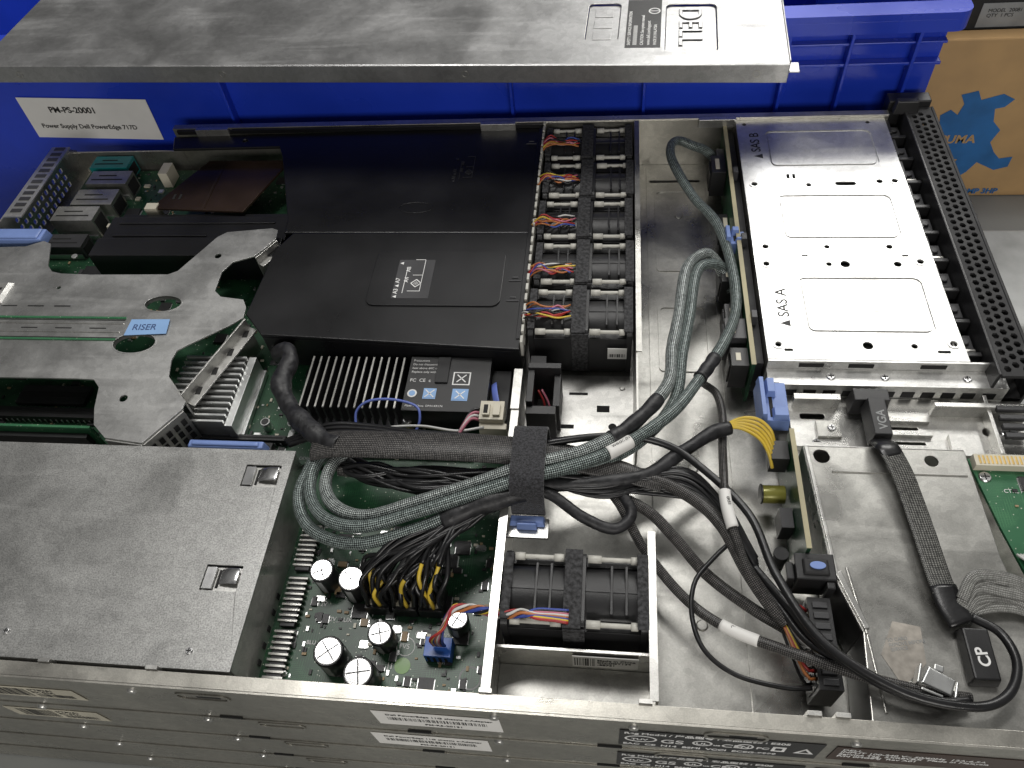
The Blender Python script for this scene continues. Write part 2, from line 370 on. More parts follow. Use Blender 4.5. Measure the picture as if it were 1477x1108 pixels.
for k in range(1,5):
    z=-43*k
    t=thing('server_chassis','closed grey steel rack server chassis stacked under the open one','server',(-130,310,z),None)
    g=G()
    g.box(-466,238,90.4,534,z+0.4,z+41.6,steel_side); g.box(-466,238,88.9,90.3,z+0.6,z+36,steel_side); g.box(-466,238,89.6,92,z+37,z+42.4,steel_side)
    for x in (-205,-50,130,-300): g.cyl((x,89,z+33),(0,-1.5,0),2.8,steel_bright,2.1,16)
    for x in (-165,40):
        g.M=Matrix.Translation((0,88.8,z))@Matrix.Rotation(math.radians(90),4,'X'); g.plate(rrect(x-13,x+13,27,35,3.5),[rrect(x-12,x+12,28.2,33.8,2.8)],0,0.6,steel_side); g.M=Matrix()
    g.make('case_shell',t)
    for x in (-190,-90,5,120):
        g=G(); g.box(x-6,x+6,88.6,89.5,z+38,z+40,darkgap); g.make('latch_slot',t,bevel=0)
    if k<2: side_labels(t,z,-10,10*k,y=88.8)
for t in THINGS:
    if t.name.startswith('server_chassis'): t['group']='stacked rack servers'

# ------------------------------------------------------------------ cover sheet lying on totes
lid=thing('steel_cover_sheet','scuffed grey steel server lid resting on the blue totes','lid',(-180,600,120))
a=math.atan2(-28,593)
LM=Matrix.Translation((113,479,0))@Matrix.Rotation(a,4,'Z')
g=G(); g.M=LM
g.plate([(-594,0),(0,0),(0,420),(-594,420)],[rrect(-135,-112,29,80,4),rrect(-80,-45,14,78,5)],119,120,steel_lid)
g.box(-594,0,-1.2,-0.1,107,120,steel_lid); g.box(-594,-6,-0.1,3,107,108,steel_lid)
g.box(0.1,1.2,4,420,107,120,steel_lid)
g.box(0.2,7,-1,10,114,115,steel_lid)
g.box(-134.8,-112.2,29.2,79.8,117.6,118.4,steel_lid); g.box(-79.8,-45.2,14.2,77.8,117.6,118.4,steel_lid)
g.make('lid_panel',lid,bevel=0.5)
for x in (-560,-395,-215,-20):
    g=G(); g.M=LM@Matrix.Translation((x,-1.3,113.5))@Matrix.Rotation(math.radians(90),4,'X'); g.plate(ell(0,0,2.6),[ell(0,0,1.9)],0,0.3,steel)
    g.make('lid_rivet',lid,bevel=0)
R=math.degrees(a)
g=G(); g.M=LM; g.box(-107,-83,20,84,120.05,120.2,blackp)
g.M=LM@Matrix.Translation((-88,68,120.2)); g.plate(ell(0,0,4.2),[ell(0,0,3.2)],0,.1,winkm); g.box(-3,3,-.4,.4,0,.1,winkm)
g.make('information_sticker',lid,bevel=0)
for i,(b,s_) in enumerate((('SAFETY / SERVICE INFORMATION',3.0),('IIIIIIIIIIIIIIIIIIIIIIIIII',3.9),('CAUTION: See system manual',3.1),('www.dell.com/support',3.4),('MADE IN MALAYSIA',3.0))):
    p=LM@Vector((-103.5+i*4.4,23,120.25)); text(b,s_,p,winkm,lid,(0,0,R+90),bold=.05)
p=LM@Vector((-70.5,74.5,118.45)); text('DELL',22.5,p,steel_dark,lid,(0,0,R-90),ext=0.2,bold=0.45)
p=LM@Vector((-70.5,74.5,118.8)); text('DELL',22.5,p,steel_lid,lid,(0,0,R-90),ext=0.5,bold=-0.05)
for k in range(3):
    g=G(); g.M=LM; g.box(-130,-117,33+15*k,43+15*k,118.4,118.9,steel_lid)
    g.make('embossed_emblem',lid,bevel=0.3)

# ------------------------------------------------------------------ tote
def tote(x0,x1,y0,y1,z0,z1,label):
    t=thing('storage_tote',label,'plastic crate',((x0+x1)/2,(y0+y1)/2,z0))
    g=G()
    for (a0,a1,b0,b1) in ((x0,x1,y0,y0+4),(x0,x1,y1-4,y1),(x0,x0+4,y0+4,y1-4),(x1-4,x1,y0+4,y1-4)):
        g.box(a0,a1,b0,b1,z0,z1-3,totem)
    g.box(x0,x1,y0,y1,z0+2,z0+5,totem)
    g.make('crate_wall',t,bevel=1)
    g=G(); g.plate(rrect(x0-9,x1+9,y0-12,y1+9,10),[rrect(x0+5,x1-5,y0+5,y1-5,6)],z1-5,z1,totem)
    g.plate(rrect(x0-9,x1+9,y0-12,y1+9,10),[rrect(x0-7,x1+7,y0-10,y1+7,8)],z1-14,z1-5,totem)
    g.make('crate_rim',t,bevel=1)
    g=G()
    for xx in (x1-22,x1-68,x1-112,x1-215,x1-320,x1-560): g.box(xx,xx+2.5,y0-9,y0-0.1,z0+20,z1-5.1,totem)
    g.box(x1-385,x1,y0-7,y0-0.1,z1-42,z1-39.5,totem); g.box(x1-560,x1,y0-5,y0-0.1,z1-98,z1-94,totem); g.box(x1-200,x1,y0-6,y0-0.1,z1-26,z1-24,totem)
    g.make('crate_rib',t,bevel=0.6)
    return t
t1=tote(-640,238,562,940,-172,112,'blue plastic tote with ribbed side and paper label')
g=G(); g.M=Matrix.Translation((-456,0,37))@Matrix.Rotation(math.radians(2.5),4,'Y'); g.box(-59,59,560.6,561,-20,20,white); g.make('paper_label',t1,bevel=0)
text('PM-PS-20001',8.0,(-490,560.4,44.5),ink,t1,(90,2.5,0),bold=0.2)
text('Power Supply Dell PowerEdge 717D',6.0,(-506,560.4,29.5),ink,t1,(90,2.5,0),bold=0.12)
# ------------------------------------------------------------------ cardboard cartons
cb=thing('cardboard_box','brown cardboard carton with blue printed compressor picture','box',(410,710,-172))
g=G(); g.box(284,560,700,716,-172,6,card); g.make('carton_body',cb,bevel=1.5)
g=G(); g.M=Matrix.Translation((0,699.7,0))@Matrix.Rotation(math.radians(90),4,'X')
g.plate([(304,-118),(300,-100),(310,-88),(322,-86),(318,-72),(326,-66),(334,-72),(336,-60),(330,-50),(344,-46),(350,-56),(368,-50),(380,-56),(374,-64),(366,-66),(370,-80),(380,-90),(376,-104),(384,-116),(392,-124),(404,-122),(404,-134),(392,-138),(380,-132),(372,-128),(366,-140),(356,-150),(344,-148),(348,-136),(352,-124),(334,-122),(322,-128),(312,-126)],[],0,0.3,cardblue)
g.make('printed_picture',cb,bevel=0)
text('PUMA',13,(326,699.2,-104),card,cb,(90,0,0),bold=0.4)
text('AIR COMP 3HP',9,(346,699.2,-168),cardblue,cb,(90,0,0),bold=0.3)
b2=thing('cardboard_box','dark box with white shipping label','box',(420,760,-172))
g=G(); g.box(262,640,720,900,-172,90,blackm); g.make('carton_body',b2,bevel=1)
g=G(); g.box(326,396,719.2,719.7,6,28,ginkm); g.make('paper_label',b2,bevel=0)
text('MODEL  20081\nQTY  1 PCS',4.5,(332,718.9,20),ink,b2,(90,0,0),bold=.0)
bn=thing('storage_case','pale grey plastic storage case on the work surface','case',(390,530,-172))
g=G(); g.box(268,520,470,600,-172,-126,paleg,taper=4); g.make('case_body',bn,bevel=3)
g=G(); g.box(278,300,467,469.8,-140,-132,blackp); g.make('case_latch',bn)

# ------------------------------------------------------------------ motherboard
def smd(g,x0,x1,y0,y1,n,z,seed):
    r=random.Random(seed)
    for _ in range(n):
        x=r.uniform(x0,x1); y=r.uniform(y0,y1)
        k=r.random(); m=r.choice((blackp,tan,alu,cream,blackp,greyp))
        if k<0.75: w,h,t=r.choice(((1.6,.9,.6),(.9,1.6,.6),(2.4,1.4,.9),(1.4,2.6,.9)))
        elif k<0.95: w,h,t=r.choice(((4,4,1.2),(5,3,1.5),(3,5,1.5)))
        else: w,h,t=8,8,1.4; m=blackp
        g.box(x-w/2,x+w/2,y-h/2,y+h/2,z,z+t,m)
        if w>=3: g.box(x-w/2-.5,x+w/2+.5,y-h/2+.4,y+h/2-.4,z,z+.4,alu)
mb=thing('motherboard','dark green server motherboard with chips and sockets','circuit board',(-260,380,4))
g=G(); g.plate([(-458,236),(-180,236),(-60,236),(-60,528),(-458,528)],[ell(-300,250,2),ell(-200,330,2)],4,5.6,pcb); g.make('printed_board',mb,bevel=0)
g=G(); smd(g,-455,-62,238,526,1000,5.6,3); o=g.make('surface_components',mb,bevel=0); o['kind']='stuff'
def conn(name,x0,x1,y0,y1,z0,z1,m,slot=True):
    g=G(); g.box(x0,x1,y0,y1,z0,z1,m)
    if slot: g.box(x1-0.1,x1+0.3,y0+2,y1-2,z0+2,z1-3,darkgap); g.box(x0+3,x1-5,y0+(y1-y0)*.3,y0+(y1-y0)*.38,z1,z1+.2,darkgap); g.box(x0+8,x1-12,y0+(y1-y0)*.6,y0+(y1-y0)*.68,z1,z1+.2,darkgap)
    g.box(x0+2,x1-2,y0-1,y0-0.1,z0,z0+5,alu)
    g.make(name,mb)
conn('video_connector',-446,-412,514,530,5.6,20,teal)
conn('network_socket',-438,-402,490,507,5.6,22,steel)
conn('network_socket',-440,-404,464,483,5.6,22,steel)
conn('usb_socket',-444,-408,440,457,5.6,26,steel)
conn('serial_connector',-448,-412,418,433,5.6,18,greyp)
g=G()
for i in range(4): g.box(-384-3*i,-379-3*i,430+i*1.2,434+i*1.2,14+2*i,19+2*i,cream)
g.box(-398,-386,424,438,5.6,14,cream); g.make('cream_header',mb)
g=G(); g.box(-380,-372,505,520,5.6,20,cream); g.make('cream_header',mb)
for (x0,x1,y0,y1,h) in ((-372,-240,441,444,16),(-372,-240,447,450,16),(-280,-206,240,246,14),(-262,-200,249,253,12),(-172,-80,243,249,12),(-440,-330,245,253,14),(-450,-320,262,270,12),(-400,-350,275,290,9),(-430,-300,236.5,240,16)):
    g=G(); g.box(x0,x1,y0,y1,5.6,h,blackp); g.box(x0+1.5,x1-1.5,y0+(y1-y0)*.35,y1-(y1-y0)*.35,h-.2,h+.12,darkgap)
    for i in range(int((x1-x0)/4)): g.box(x0+2+4*i,x0+3+4*i,y0-.5,y0,6,h-3,alu)
    g.make('expansion_socket',mb)
for (x,y,s_) in ((-380,282,14),(-215,345,12),(-395,470,12),(-250,260,7),(-400,400,16)):
    g=G(); g.box(x-s_/2,x+s_/2,y-s_/2,y+s_/2,5.6,7.6,blackp); g.box(x-s_/2-1,x+s_/2+1,y-s_/2+1,y+s_/2-1,5.6,6,alu); g.make('chip',mb)
for (x,y) in ((-206,278),(-198,262),(-216,262),(-225,350),(-223,372),(-232,378),(-72,250),(-400,445),(-395,430)):
    g=G(); g.cyl((x,y,5.6),(0,0,8),3,alu); g.cyl((x,y,13.6),(0,0,.3),2.4,blackp); g.make('small_capacitor',mb)
text('J_RISER2   U12  C48  R512',3,(-420,256,5.75),ginkm,mb); text('DDR3_B1  PWR_CONN',3,(-190,239.5,5.75),ginkm,mb)

pb=thing('power_board','green power distribution board with round capacitors','circuit board',(-118,166,4))
g=G(); g.plate([(-181,100),(-56,100),(-56,232),(-181,232)],[ell(-64,113,3),ell(-170,108,1.5)],4,5.8,pcb); g.make('printed_board',pb,bevel=0)
g=G(); smd(g,-172,-60,104,195,300,5.8,11); o=g.make('surface_components',pb,bevel=0); o['kind']='stuff'
def cap(x,y,r,h,ang,lean=0):
    g=G(); g.M=Matrix.Translation((x,y,5.8))@Matrix.Rotation(ang,4,'Z')@Matrix.Rotation(lean,4,'X')
    g.cyl((0,0,0),(0,0,h-1),r,rubber,n=32); g.cyl((0,0,h-1),(0,0,0.8),r,rubber,r*0.93,32); g.cyl((0,0,h-.6),(0,0,.5),r*.88,chrome,r*.84,32)
    for q in (0,math.pi/2):
        c,s_=math.cos(q),math.sin(q)
        p=[(r*.78*c-.3*s_,r*.78*s_+.3*c),(-r*.78*c-.3*s_,-r*.78*s_+.3*c),(-r*.78*c+.3*s_,-r*.78*s_-.3*c),(r*.78*c+.3*s_,r*.78*s_-.3*c)]
        g.prism(p,h-.1,h+.02,greyp)
    k=g.mi(ginkm)
    for i in range(3):
        a0=-1.9-ang+i*.16; a1=a0+.16; rr=r+.06
        v=[g.V((rr*math.cos(a_),rr*math.sin(a_),z_)) for a_,z_ in ((a0,1),(a1,1),(a1,h-1.5),(a0,h-1.5))]; g.F(v,k,True)
    g.make('capacitor',pb,bevel=0.15,recalc=False)
for x,y,r,h,a_ in ((-151,161,6.6,19,.5),(-134,157,7.2,19,.9),(-113,130,6.6,16,.3),(-137,118,7.8,20,.7),(-119,109,7.8,20,.2),(-75,140,6,14,1.1)): cap(x,y,r,h,a_,0.06)
for (x,y) in ((-168,180),(-168,148),(-168,118)):
    g=G(); g.box(x-4,x+4,y-14,y+14,5.8,9,greyp)
    for i in range(9): g.box(x-5.5,x+5.5,y-12+3*i,y-10.8+3*i,6.2,10.2,steel)
    g.make('edge_connector',pb,bevel=0.1)
for x in (-119,-104,-90):
    g=G(); g.box(x-6.5,x+6.5,144,158,5.8,15,blackp)
    for i in range(3):
        for j in range(2): g.box(x-5.3+4*i,x-2.7+4*i,146+6*j,149+6*j,15,15.2,cream)
    g.make('power_socket',pb)
g=G(); g.cyl((-102,128,5.8),(0,0,0.1),5,winkm); g.cyl((-102,128,5.85),(0,0,0.12),4.6,pcb); g.make('test_pad',pb,bevel=0)
g=G(); g.cyl((-102,118,5.8),(0,0,.2),4.2,solder); g.make('test_pad',pb,bevel=0)
g=G(); g.cyl((-66,114,5.8),(0,0,.2),6,ginkm); g.cyl((-66,114,5.9),(0,0,.2),5,pcb); g.make('test_pad',pb,bevel=0)
for b,s_,p in (('FV5',3.6,(-105.4,126.8)),('+12V_AUX',3.4,(-150,139)),('P1',4,(-126,143)),('J1',4.5,(-110,116)),('GND',3.4,(-98,134)),('BH1',3,(-86,134)),('BLU',3,(-156,126)),('+12V',3.4,(-157,147)),('C17  R22',3,(-97,108)),('PWR_D4',3,(-92,103)),('U7',3,(-84,120))):
    text(b,s_,(p[0],p[1],6.05),winkm,pb,bold=.03)
g=G(); g.box(-102,-82,101,107,5.8,6.1,white); g.make('white_sticker',pb,bevel=0)
text('CN-0H318J',3,(-100,102.5,6.15),ink,pb)

for nm,lb,(x0,x1,y0,y1,z0,z1) in (('release_tab','light blue plastic release tab at rear of case',(-468,-423,400,414,34,43)),('release_tab','light blue plastic release tab beside the power supply',(-246,-198,225.5,232.5,30,40))):
    t=thing(nm,lb,'latch',((x0+x1)/2,(y0+y1)/2,z0),'light blue release tabs')
    g=G(); g.box(x0,x1,y0,y1,z0,z1-1.5,bluelite,taper=1); g.box(x0+3,x1-3,y0+1.5,y1-1.5,z1-1.5,z1,bluelite,taper=.8); g.make('grip',t,bevel=0.8)
    for xa in (x0+8,x1-12):
        g=G(); g.box(xa,xa+4,y0+2,y1-2,z0-10,z0,bluelite); g.make('tab_post',t)

# ------------------------------------------------------------------ riser bracket
rs=thing('riser_bracket','grey steel riser card bracket with oval cut-outs','bracket',(-350,320,10))
out=[(-520,391),(-432,394),(-420,400),(-413,397),(-404,374),(-398,368),(-390,366),(-367,365),(-308,365.5),(-302,369),(-284,404),(-278,409),(-245,413),(-240,411),(-239,402),(-245,391),(-250,384),(-264,378),(-269,368),(-268,350),(-262,344.5),(-245,342),(-241,335),(-240,326),(-247,319),(-270,302),(-276,297),(-277,289),(-274,276),(-262,262),(-256,257),(-256,251),(-272,226),(-297,229),(-308,238),(-313,250),(-317,266),(-323,272),(-335,272.5),(-520,272)]
holes=[ell(-301,337.5,13,7,24),ell(-308,302.5,14.5,8.5,24),ell(-277,384,2.4),ell(-388,384,2.2),ell(-297,258,2.6),ell(-385,352,1.5)]
g=G(); g.plate(out,holes,40,41.2,steel_riser)
for cx,cy,rx,ry in ((-301,337.5,13,7),(-308,302.5,14.5,8.5)): g.plate(ell(cx,cy,rx+.9,ry+.9,24),[ell(cx,cy,rx,ry,24)],38,41.5,steel_riser)
g.make('bracket_plate',rs,bevel=0.4)
def wall(g,p,q,z0,z1,th,m):
    p=Vector((*p,0)); q=Vector((*q,0)); d=(q-p).normalized(); nrm=Vector((d.y,-d.x,0))*th
    g.prism([(p.x,p.y),(q.x,q.y),(q.x+nrm.x,q.y+nrm.y),(p.x+nrm.x,p.y+nrm.y)],z0,z1,m)
g=G()
wall(g,(-272,226),(-256,251),12,39.9,1.1,steel_bright)
for i in range(5):
    for j in range(3):
        t_=(i+.4)/5.4; p=Vector((-272+16*t_,226+25*t_))
        wall(g,(p.x+1.2,p.y-.6),(p.x+2.9,p.y+2.1),16+7*j,21+7*j,.3,darkgap)
g.make('bracket_flange',rs,bevel=0.1)
g=G(); wall(g,(-274,276),(-256,257),10,39.9,1.1,steel_bright); wall(g,(-262,263),(-240,326),8,39.9,1.1,steel_bright)
g.prism([(-262,263),(-255,260),(-233,323),(-240,326)],31,32.2,steel_bright)
for i in range(4):
    t_=(i+.3)/4; p=Vector((-262+22*t_,263+63*t_)); g.box(p.x+2.5,p.x+6,p.y+1,p.y+7,32.2,32.4,darkgap)
g.make('bracket_flange',rs,bevel=0.15)
g=G(); wall(g,(-297,229),(-272,226),20,39.9,1.1,steel_bright); g.make('bracket_flange',rs,bevel=0.15)
g=G(); wall(g,(-250,384),(-239,402),14,39.9,1.1,steel_bright); g.prism([(-250,384),(-245,381),(-233,400),(-239,402)],33,34,steel_bright); g.make('bracket_flange',rs,bevel=0.15)
for yy in (304,323):
    g=G(); g.box(-520,-322,yy,yy+1.6,41.3,42,pcb2); g.make('riser_card_edge',rs,bevel=0.1)
g=G(); g.box(-520,-322,311,312,41.2,41.7,steel_bright); g.box(-520,-322,318.5,319.5,41.2,41.7,steel_bright); g.box(-520,-322,306,307,41.2,41.35,darkgap); g.box(-520,-322,321.6,322.4,41.2,41.35,darkgap)
for x in (-395,-370,-345): g.box(x,x+12,314.3,315.2,41.2,41.4,darkgap)
for x in (-420,-400,-380): g.box(x,x+12,334,335,41.2,41.4,darkgap)
g.make('slotted_strip',rs,bevel=0.1)
g=G(); g.prism([(-317,308),(-288,310),(-290,322.5),(-317,322)],42.1,42.4,bluetouch); g.make('blue_label',rs,bevel=0)
text('RISER',7,(-313.5,312.6,42.5),mat('navy_ink',(0.05,0.09,0.22),0,.6),rs,(0,0,2),bold=.05)
g=G(); g.box(-470,-421,336,356,41.3,44,steel_bright,taper=2); g.box(-466,-425,341,343,44,44.3,darkgap); g.box(-466,-425,347,349,44,44.3,darkgap); g.make('card_retainer',rs)
rc=thing('riser_card','green riser circuit card beneath the steel bracket','circuit board',(-370,250,20))
g=G(); g.box(-460,-316,240,241.6,8,34,pcb2); g.make('printed_board',rc,bevel=0)
g=G(); g.box(-455,-320,236.4,239.9,18,28,blackp); g.make('card_slot',rc)

# ------------------------------------------------------------------ shroud
sh=thing('air_shroud','large glossy black plastic air shroud over the processors','air duct',(-150,420,10))
g=G()
g.plate([(-54,303),(-224,312),(-240,330),(-237,392),(-228,409),(-54,409)],[],37.5,40.2,shroudm)
g.plate([(-54,409.4),(-236,410.4),(-237,425),(-262,500),(-268,513),(-360,512),(-365,529),(-54,534)],[ell(-300,522,2)],36.8,39.2,shroudm)
g.make('shroud_top',sh,bevel=0.8,seg=3)
g=G(); g.plate(rrect(-160,-70,338,389,6),[],40.2,41.3,shroudm); g.make('raised_panel',sh,bevel=0.5)
g=G(); g.plate(ell(-142,437,13,6,30),[ell(-142,437,12.3,5.5,30)],39.2,39.5,shroudm); g.make('embossed_ring',sh,bevel=0.1)
g=G()
wall(g,(-54,303),(-224,312),10,37.4,2,shroudm); g.box(-56,-54.2,305,532,8,37,shroudm); g.box(-57,-54,311,531,39.3,41,shroudm)
for y in (346,364,512): g.box(-64,-60,y,y+1.2,40.3,40.8,greyp); g.box(-66,-58,y-3,y-2,40.3,40.8,greyp)
g.box(-362,-54,531,534,39.3,43,shroudm)
g.make('shroud_skirt',sh,bevel=0.3)
g=G(); g.box(-384,-238,391,410,10,35,shroudm); g.box(-384,-238,410.2,437,10,32,shroudm); g.box(-384,-240,437.2,449,8,24,shroudm)
g.box(-376,-300,414,416,32,33,shroudm); g.box(-376,-250,428,430,32,33,shroudm)
g.make('memory_baffle',sh,bevel=0.6)
g=G(); g.prism([(-362,452),(-283,447),(-262,510),(-332,511)],26,28,copper)
for k in (0,1): g.box(-347+k*5,-345+k*5,462,468,28,28.5,darkgap)
g.box(-318,-316,450,509,28,28.4,copper); g.make('brown_film',sh,bevel=0.2)
g=G(); g.box(-366,-356,450,457,14,29,cream); g.make('film_clip',sh)
def memlabel(x,y,z,sc,m):
    for i,(b) in enumerate(('A3','A7')): text(b,5*sc,(x+4*sc,y+(1+12*i)*sc,z),m,sh,(0,0,90),bold=.05)
    for i,(b) in enumerate(('A4','A8')): text(b,5*sc,(x+11*sc,y+(14+12*i)*sc,z),m,sh,(0,0,90),bold=.05)
    g=G(); g.M=Matrix.Translation((x,y,z))@Matrix.Scale(sc,4)
    g.box(14,22,22,22.5,-.05,.1,m); g.box(22,22.5,4,40,-.05,.1,m); g.box(14,22,40,40.5,-.05,.1,m); g.box(8,8.5,2,30,-.05,.1,m); g.box(12,22,4,4.5,-.05,.1,m)
    g.M=g.M@Matrix.Translation((18,13,0))@Matrix.Rotation(math.radians(45),4,'Z'); g.plate(rrect(-3.4,3.4,-3.4,3.4,.8),[rrect(-2.6,2.6,-2.6,2.6,.6)],-.05,.1,m)
    for q in (-1.2,0,1.2): g.box(-1.8,1.8,q-.2,q+.2,-.05,.1,m)
    g.M=Matrix.Translation((x,y,z))@Matrix.Scale(sc,4)
    for yy in (-2,10,36): g.plate([(1,yy),(4,yy-1.5),(4,yy+1.5)],[],-.05,.1,m)
    g.make('memory_slot_diagram',sh,bevel=0)
g=G(); g.box(-143,-118,344,380,41.35,41.45,greyp); g.make('printed_patch',sh,bevel=0)
memlabel(-143,347,41.6,0.82,winkm)
memlabel(-120,468,39.4,0.7,greyp)

# ------------------------------------------------------------------ fans
FG='row of dual cooling fans'
def build_fan(t,x0,y0,W,seed,wires=True):
    D=40; zt=42; yc=y0+D/2; zc=21.5; x1=x0+W; h=W/2; rr=random.Random(seed+50)
    g=G()
    def flange(a,b): 
        g.M=Matrix(((0,0,1,0),(1,0,0,0),(0,1,0,0),(0,0,0,1)))
        g.plate(rrect(y0,y0+D,1.5,zt,4),[ell(yc,zc,17.5,n=28)],a,b,blackp); g.M=Matrix()
    flange(x0,x0+3.5); flange(x0+h-5.2,x0+h-.2); flange(x0+h+.2,x0+h+5.2); flange(x1-3.5,x1)
    for a,b in ((x0+3.5,x0+h-5.2),(x0+h+5.2,x1-3.5)):
        g.cyl((a,yc,zc),(b-a,0,0),19.4,blackp,n=56,caps=False); g.cyl((a,yc,zc),(b-a,0,0),17.5,blackp,n=40,caps=False)
        g.box(a,b,y0+1,y0+6,33.5,36,blackp); g.box(a,b,y0+D-6,y0+D-1,33.5,36,blackp)
        g.box(a,b,y0+.6,y0+1.6,4,36,blackp); g.box(a,b,y0+D-1.6,y0+D-.6,4,36,blackp)
        g.box(a+(b-a)*.45,a+(b-a)*.5,yc-12,yc+13,38,41.4,blackp); g.box(a+(b-a)*.72,a+(b-a)*.77,yc-12,yc+13,38,41.4,blackp)
        g.box(a,b,yc-1,yc+1,40,41.3,blackp)
    g.make('fan_frame',t,bevel=0.4)
    for q in ((x0+h-5.4,x0+h+3.4,y0-.3,y0+D+.3,zt+.05,zt+1.2),(x0+h-5.3,x0+h+5.3,y0-1.2,y0-.1,6,zt),(x0-.4,x0+4.2,y0+3,y0+D-3,zt+.05,zt+1.2),(x1-5.2,x1+.4,y0+1,y0+D-1,zt+.05,zt+1.2)):
        g=G(); g.box(*q,foam); g.make('foam_gasket',t,bevel=0.3)
    for a,b in ((x0+4.6,x0+h-6),(x0+h+6,x1-4.8)):
        for y in (y0+3.2,y0+D-3.2):
            for z in ((39.6,6) if y<yc else (39.6,)):
                o1=rr.uniform(-1.5,1.5)
                g=G(); g.cyl((a,y,z),(b-a,0,0),1.2,offwhite,n=12); g.cyl((a,y,z),(6+o1,0,0),2.0,offwhite,n=12); g.cyl((b-4+o1,y,z),(4-o1,0,0),2.0,offwhite,n=12)
                g.make('mounting_pin',t,bevel=0)
    for xx in (x0+12,x1-12):
        g=G(); g.cyl((xx-5,yc,zc),(10,0,0),8,blackp,n=24)
        for i in range(7):
            g.M=Matrix.Translation((xx,yc,zc))@Matrix.Rotation(i*2*math.pi/7,4,'X')@Matrix.Rotation(.6,4,'Z'); g.box(-5,5,-.5,.5,8,16.4,blackp); g.M=Matrix()
        g.make('rotor',t,bevel=0)
    if wires:
        g=G(); r=random.Random(seed); cols=[red,yellow,bluew,orange,whitew,rubber,red,pinkw,orange,rubber]; r.shuffle(cols); base=r.uniform(-2,4)
        for i,m in enumerate(cols):
            y=y0+9+base+i*.8; k=r.uniform(-3,3)
            pts=[(x0-7+r.uniform(-1,1),y+4+r.uniform(-3,4),31),(x0-4,y+1+k,39+r.uniform(-1,3)),(x0+3,y+r.uniform(-4,4),45+r.uniform(-1,3)),(x0+11,y+r.uniform(-2.2,2.2),44+r.uniform(-1.5,1.5)),(x0+18,y+r.uniform(-3,3)+1,43.6+r.uniform(-1,1)),(x0+r.uniform(22,27),y+r.uniform(0,5),42)]
            g.tube(catmull(pts,1.5),.56,m,n=8)
        g.make('wire_bundle',t,bevel=0)
for i,dy_ in enumerate((0,43.5,87,130.5,174)):
    t=thing('cooling_fan','black dual-rotor cooling fan with coloured wires in its bay','fan',(-17,334+dy_,1.3),FG); build_fan(t,-50+(0.8 if i%2 else 0),315+dy_,65,3+i)
    if i==0:
        g=G(); g.box(0,12,312.8,313.4,20,30,white); barcode(g,1,11,22,25,312.7,ink,6); g.make('barcode_sticker',t,bevel=0)
f6=thing('cooling_fan','black dual-rotor cooling fan alone in its steel bay','fan',(-14,150,1.3),FG)
build_fan(f6,-49,130,71,5,False)
g=G(); g.box(-14,18,121.4,121.8,13,28,white); barcode(g,-13,-3,15,26,121.35,ink,5); g.make('barcode_sticker',f6,bevel=0)
text('Made in China\nCN-0GY134\n-68721',3.2,(-2,121.2,23),ink,f6,(90,0,0),bold=.03)
g=G()
for i,m in enumerate((red,yellow,bluew,orange,whitew,pinkw,rubber,bluew)):
    o_=(i-3.5)*.85; ph=i*1.3
    pts=[(-82+o_,126,17),(-82+o_,126,26),(-78,133+o_,31)]+[(-74+5*j,139+1.0*math.sin(j*.9)+ -0.8*j*.6+1.7*math.sin(ph+j*1.2),34+1.6*j*.8+1.7*math.cos(ph+j*1.2)) for j in range(8)]+[(-32,135+o_*.7,45),(-22,135+o_*.9,44.5),(-16,135+o_,43.5)]
    g.tube(catmull(pts,1.5),.75,m,n=8)
g.make('wire_bundle',f6,bevel=0)
g=G(); g.box(-90,-76,121,131,6,15,blueconn)
for i in range(4): g.box(-88.5+3*i,-87+3*i,120.6,121,7,13,darkgap)
g.make('blue_plug',f6)

br=thing('fan_bay_bracket','black plastic socket bracket in the empty fan bay','bracket',(-40,280,3))
g=G(); g.box(-48,-30,262,268,3.3,30,blackp); g.box(-48,-44,268,292,3.3,34,blackp); g.box(-32,-28,268,292,3.3,30,blackp); g.box(-48,-28,292,296,3.3,36,blackp); g.box(-48,-38,298,308,3.3,28,blackp); g.make('bracket_body',br)
g=G(); g.tube(catmull([(-38,272,6),(-38,278,18),(-42,284,24)],2),.7,red,n=8); g.tube(catmull([(-36,272,6),(-35,278,16),(-40,286,22)],2),.7,pinkw,n=8); g.make('wire_bundle',br,bevel=0)

# ------------------------------------------------------------------ heatsinks
hs=thing('heatsink','black finned aluminium heatsink below the shroud','heatsink',(-158,290,6))
g=G(); g.box(-190,-124,262,304,6,11,finm)
x=-189
while x<-125:
    g.box(x,x+1.3,263,303,11,30,finm); g.box(x+.1,x+1.2,263.2,302.8,30,30.3,steel); g.box(x+.1,x+1.2,262.7,263,12,30,greyp); x+=5.0
g.make('fin_block',hs,bevel=0)
for (x,y,zz) in ((-194,268,18),(-122,263,18)):
    g=G(); screw(g,x,y,zz,3.2); g.cyl((x,y,6),(0,0,12),2.2,brass); g.make('mounting_screw',hs)
h2=thing('heatsink','silver finned aluminium heatsink beside the riser','heatsink',(-254,278,6))
g=G(); g.box(-279,-229,251,306,6,10,alu)
y=252
while y<305: g.box(-278,-236.2,y,y+1.6,10,27,alu); y+=4.6
g.box(-236,-231,251,306,10,24,alu)
g.make('fin_block',h2,bevel=0.2)
bt=thing('battery_module','black battery module with printed white certification label','battery',(-100,290,20))
g=G(); g.box(-124,-72,262,304,12,30,blackp); g.box(-71.9,-60,262,300,8,22,blackm); g.make('module_case',bt)
g=G(); g.box(-106,-98,283,303,30.3,31.4,blackm); g.make('blank_patch',bt)
for i,l in enumerate(('Precautions','Do not disassemble, crush,','heat above 60C or burn.','Replace only with same')): text(l,2.2,(-122,300-i*3,30.1),winkm,bt,bold=-.02)
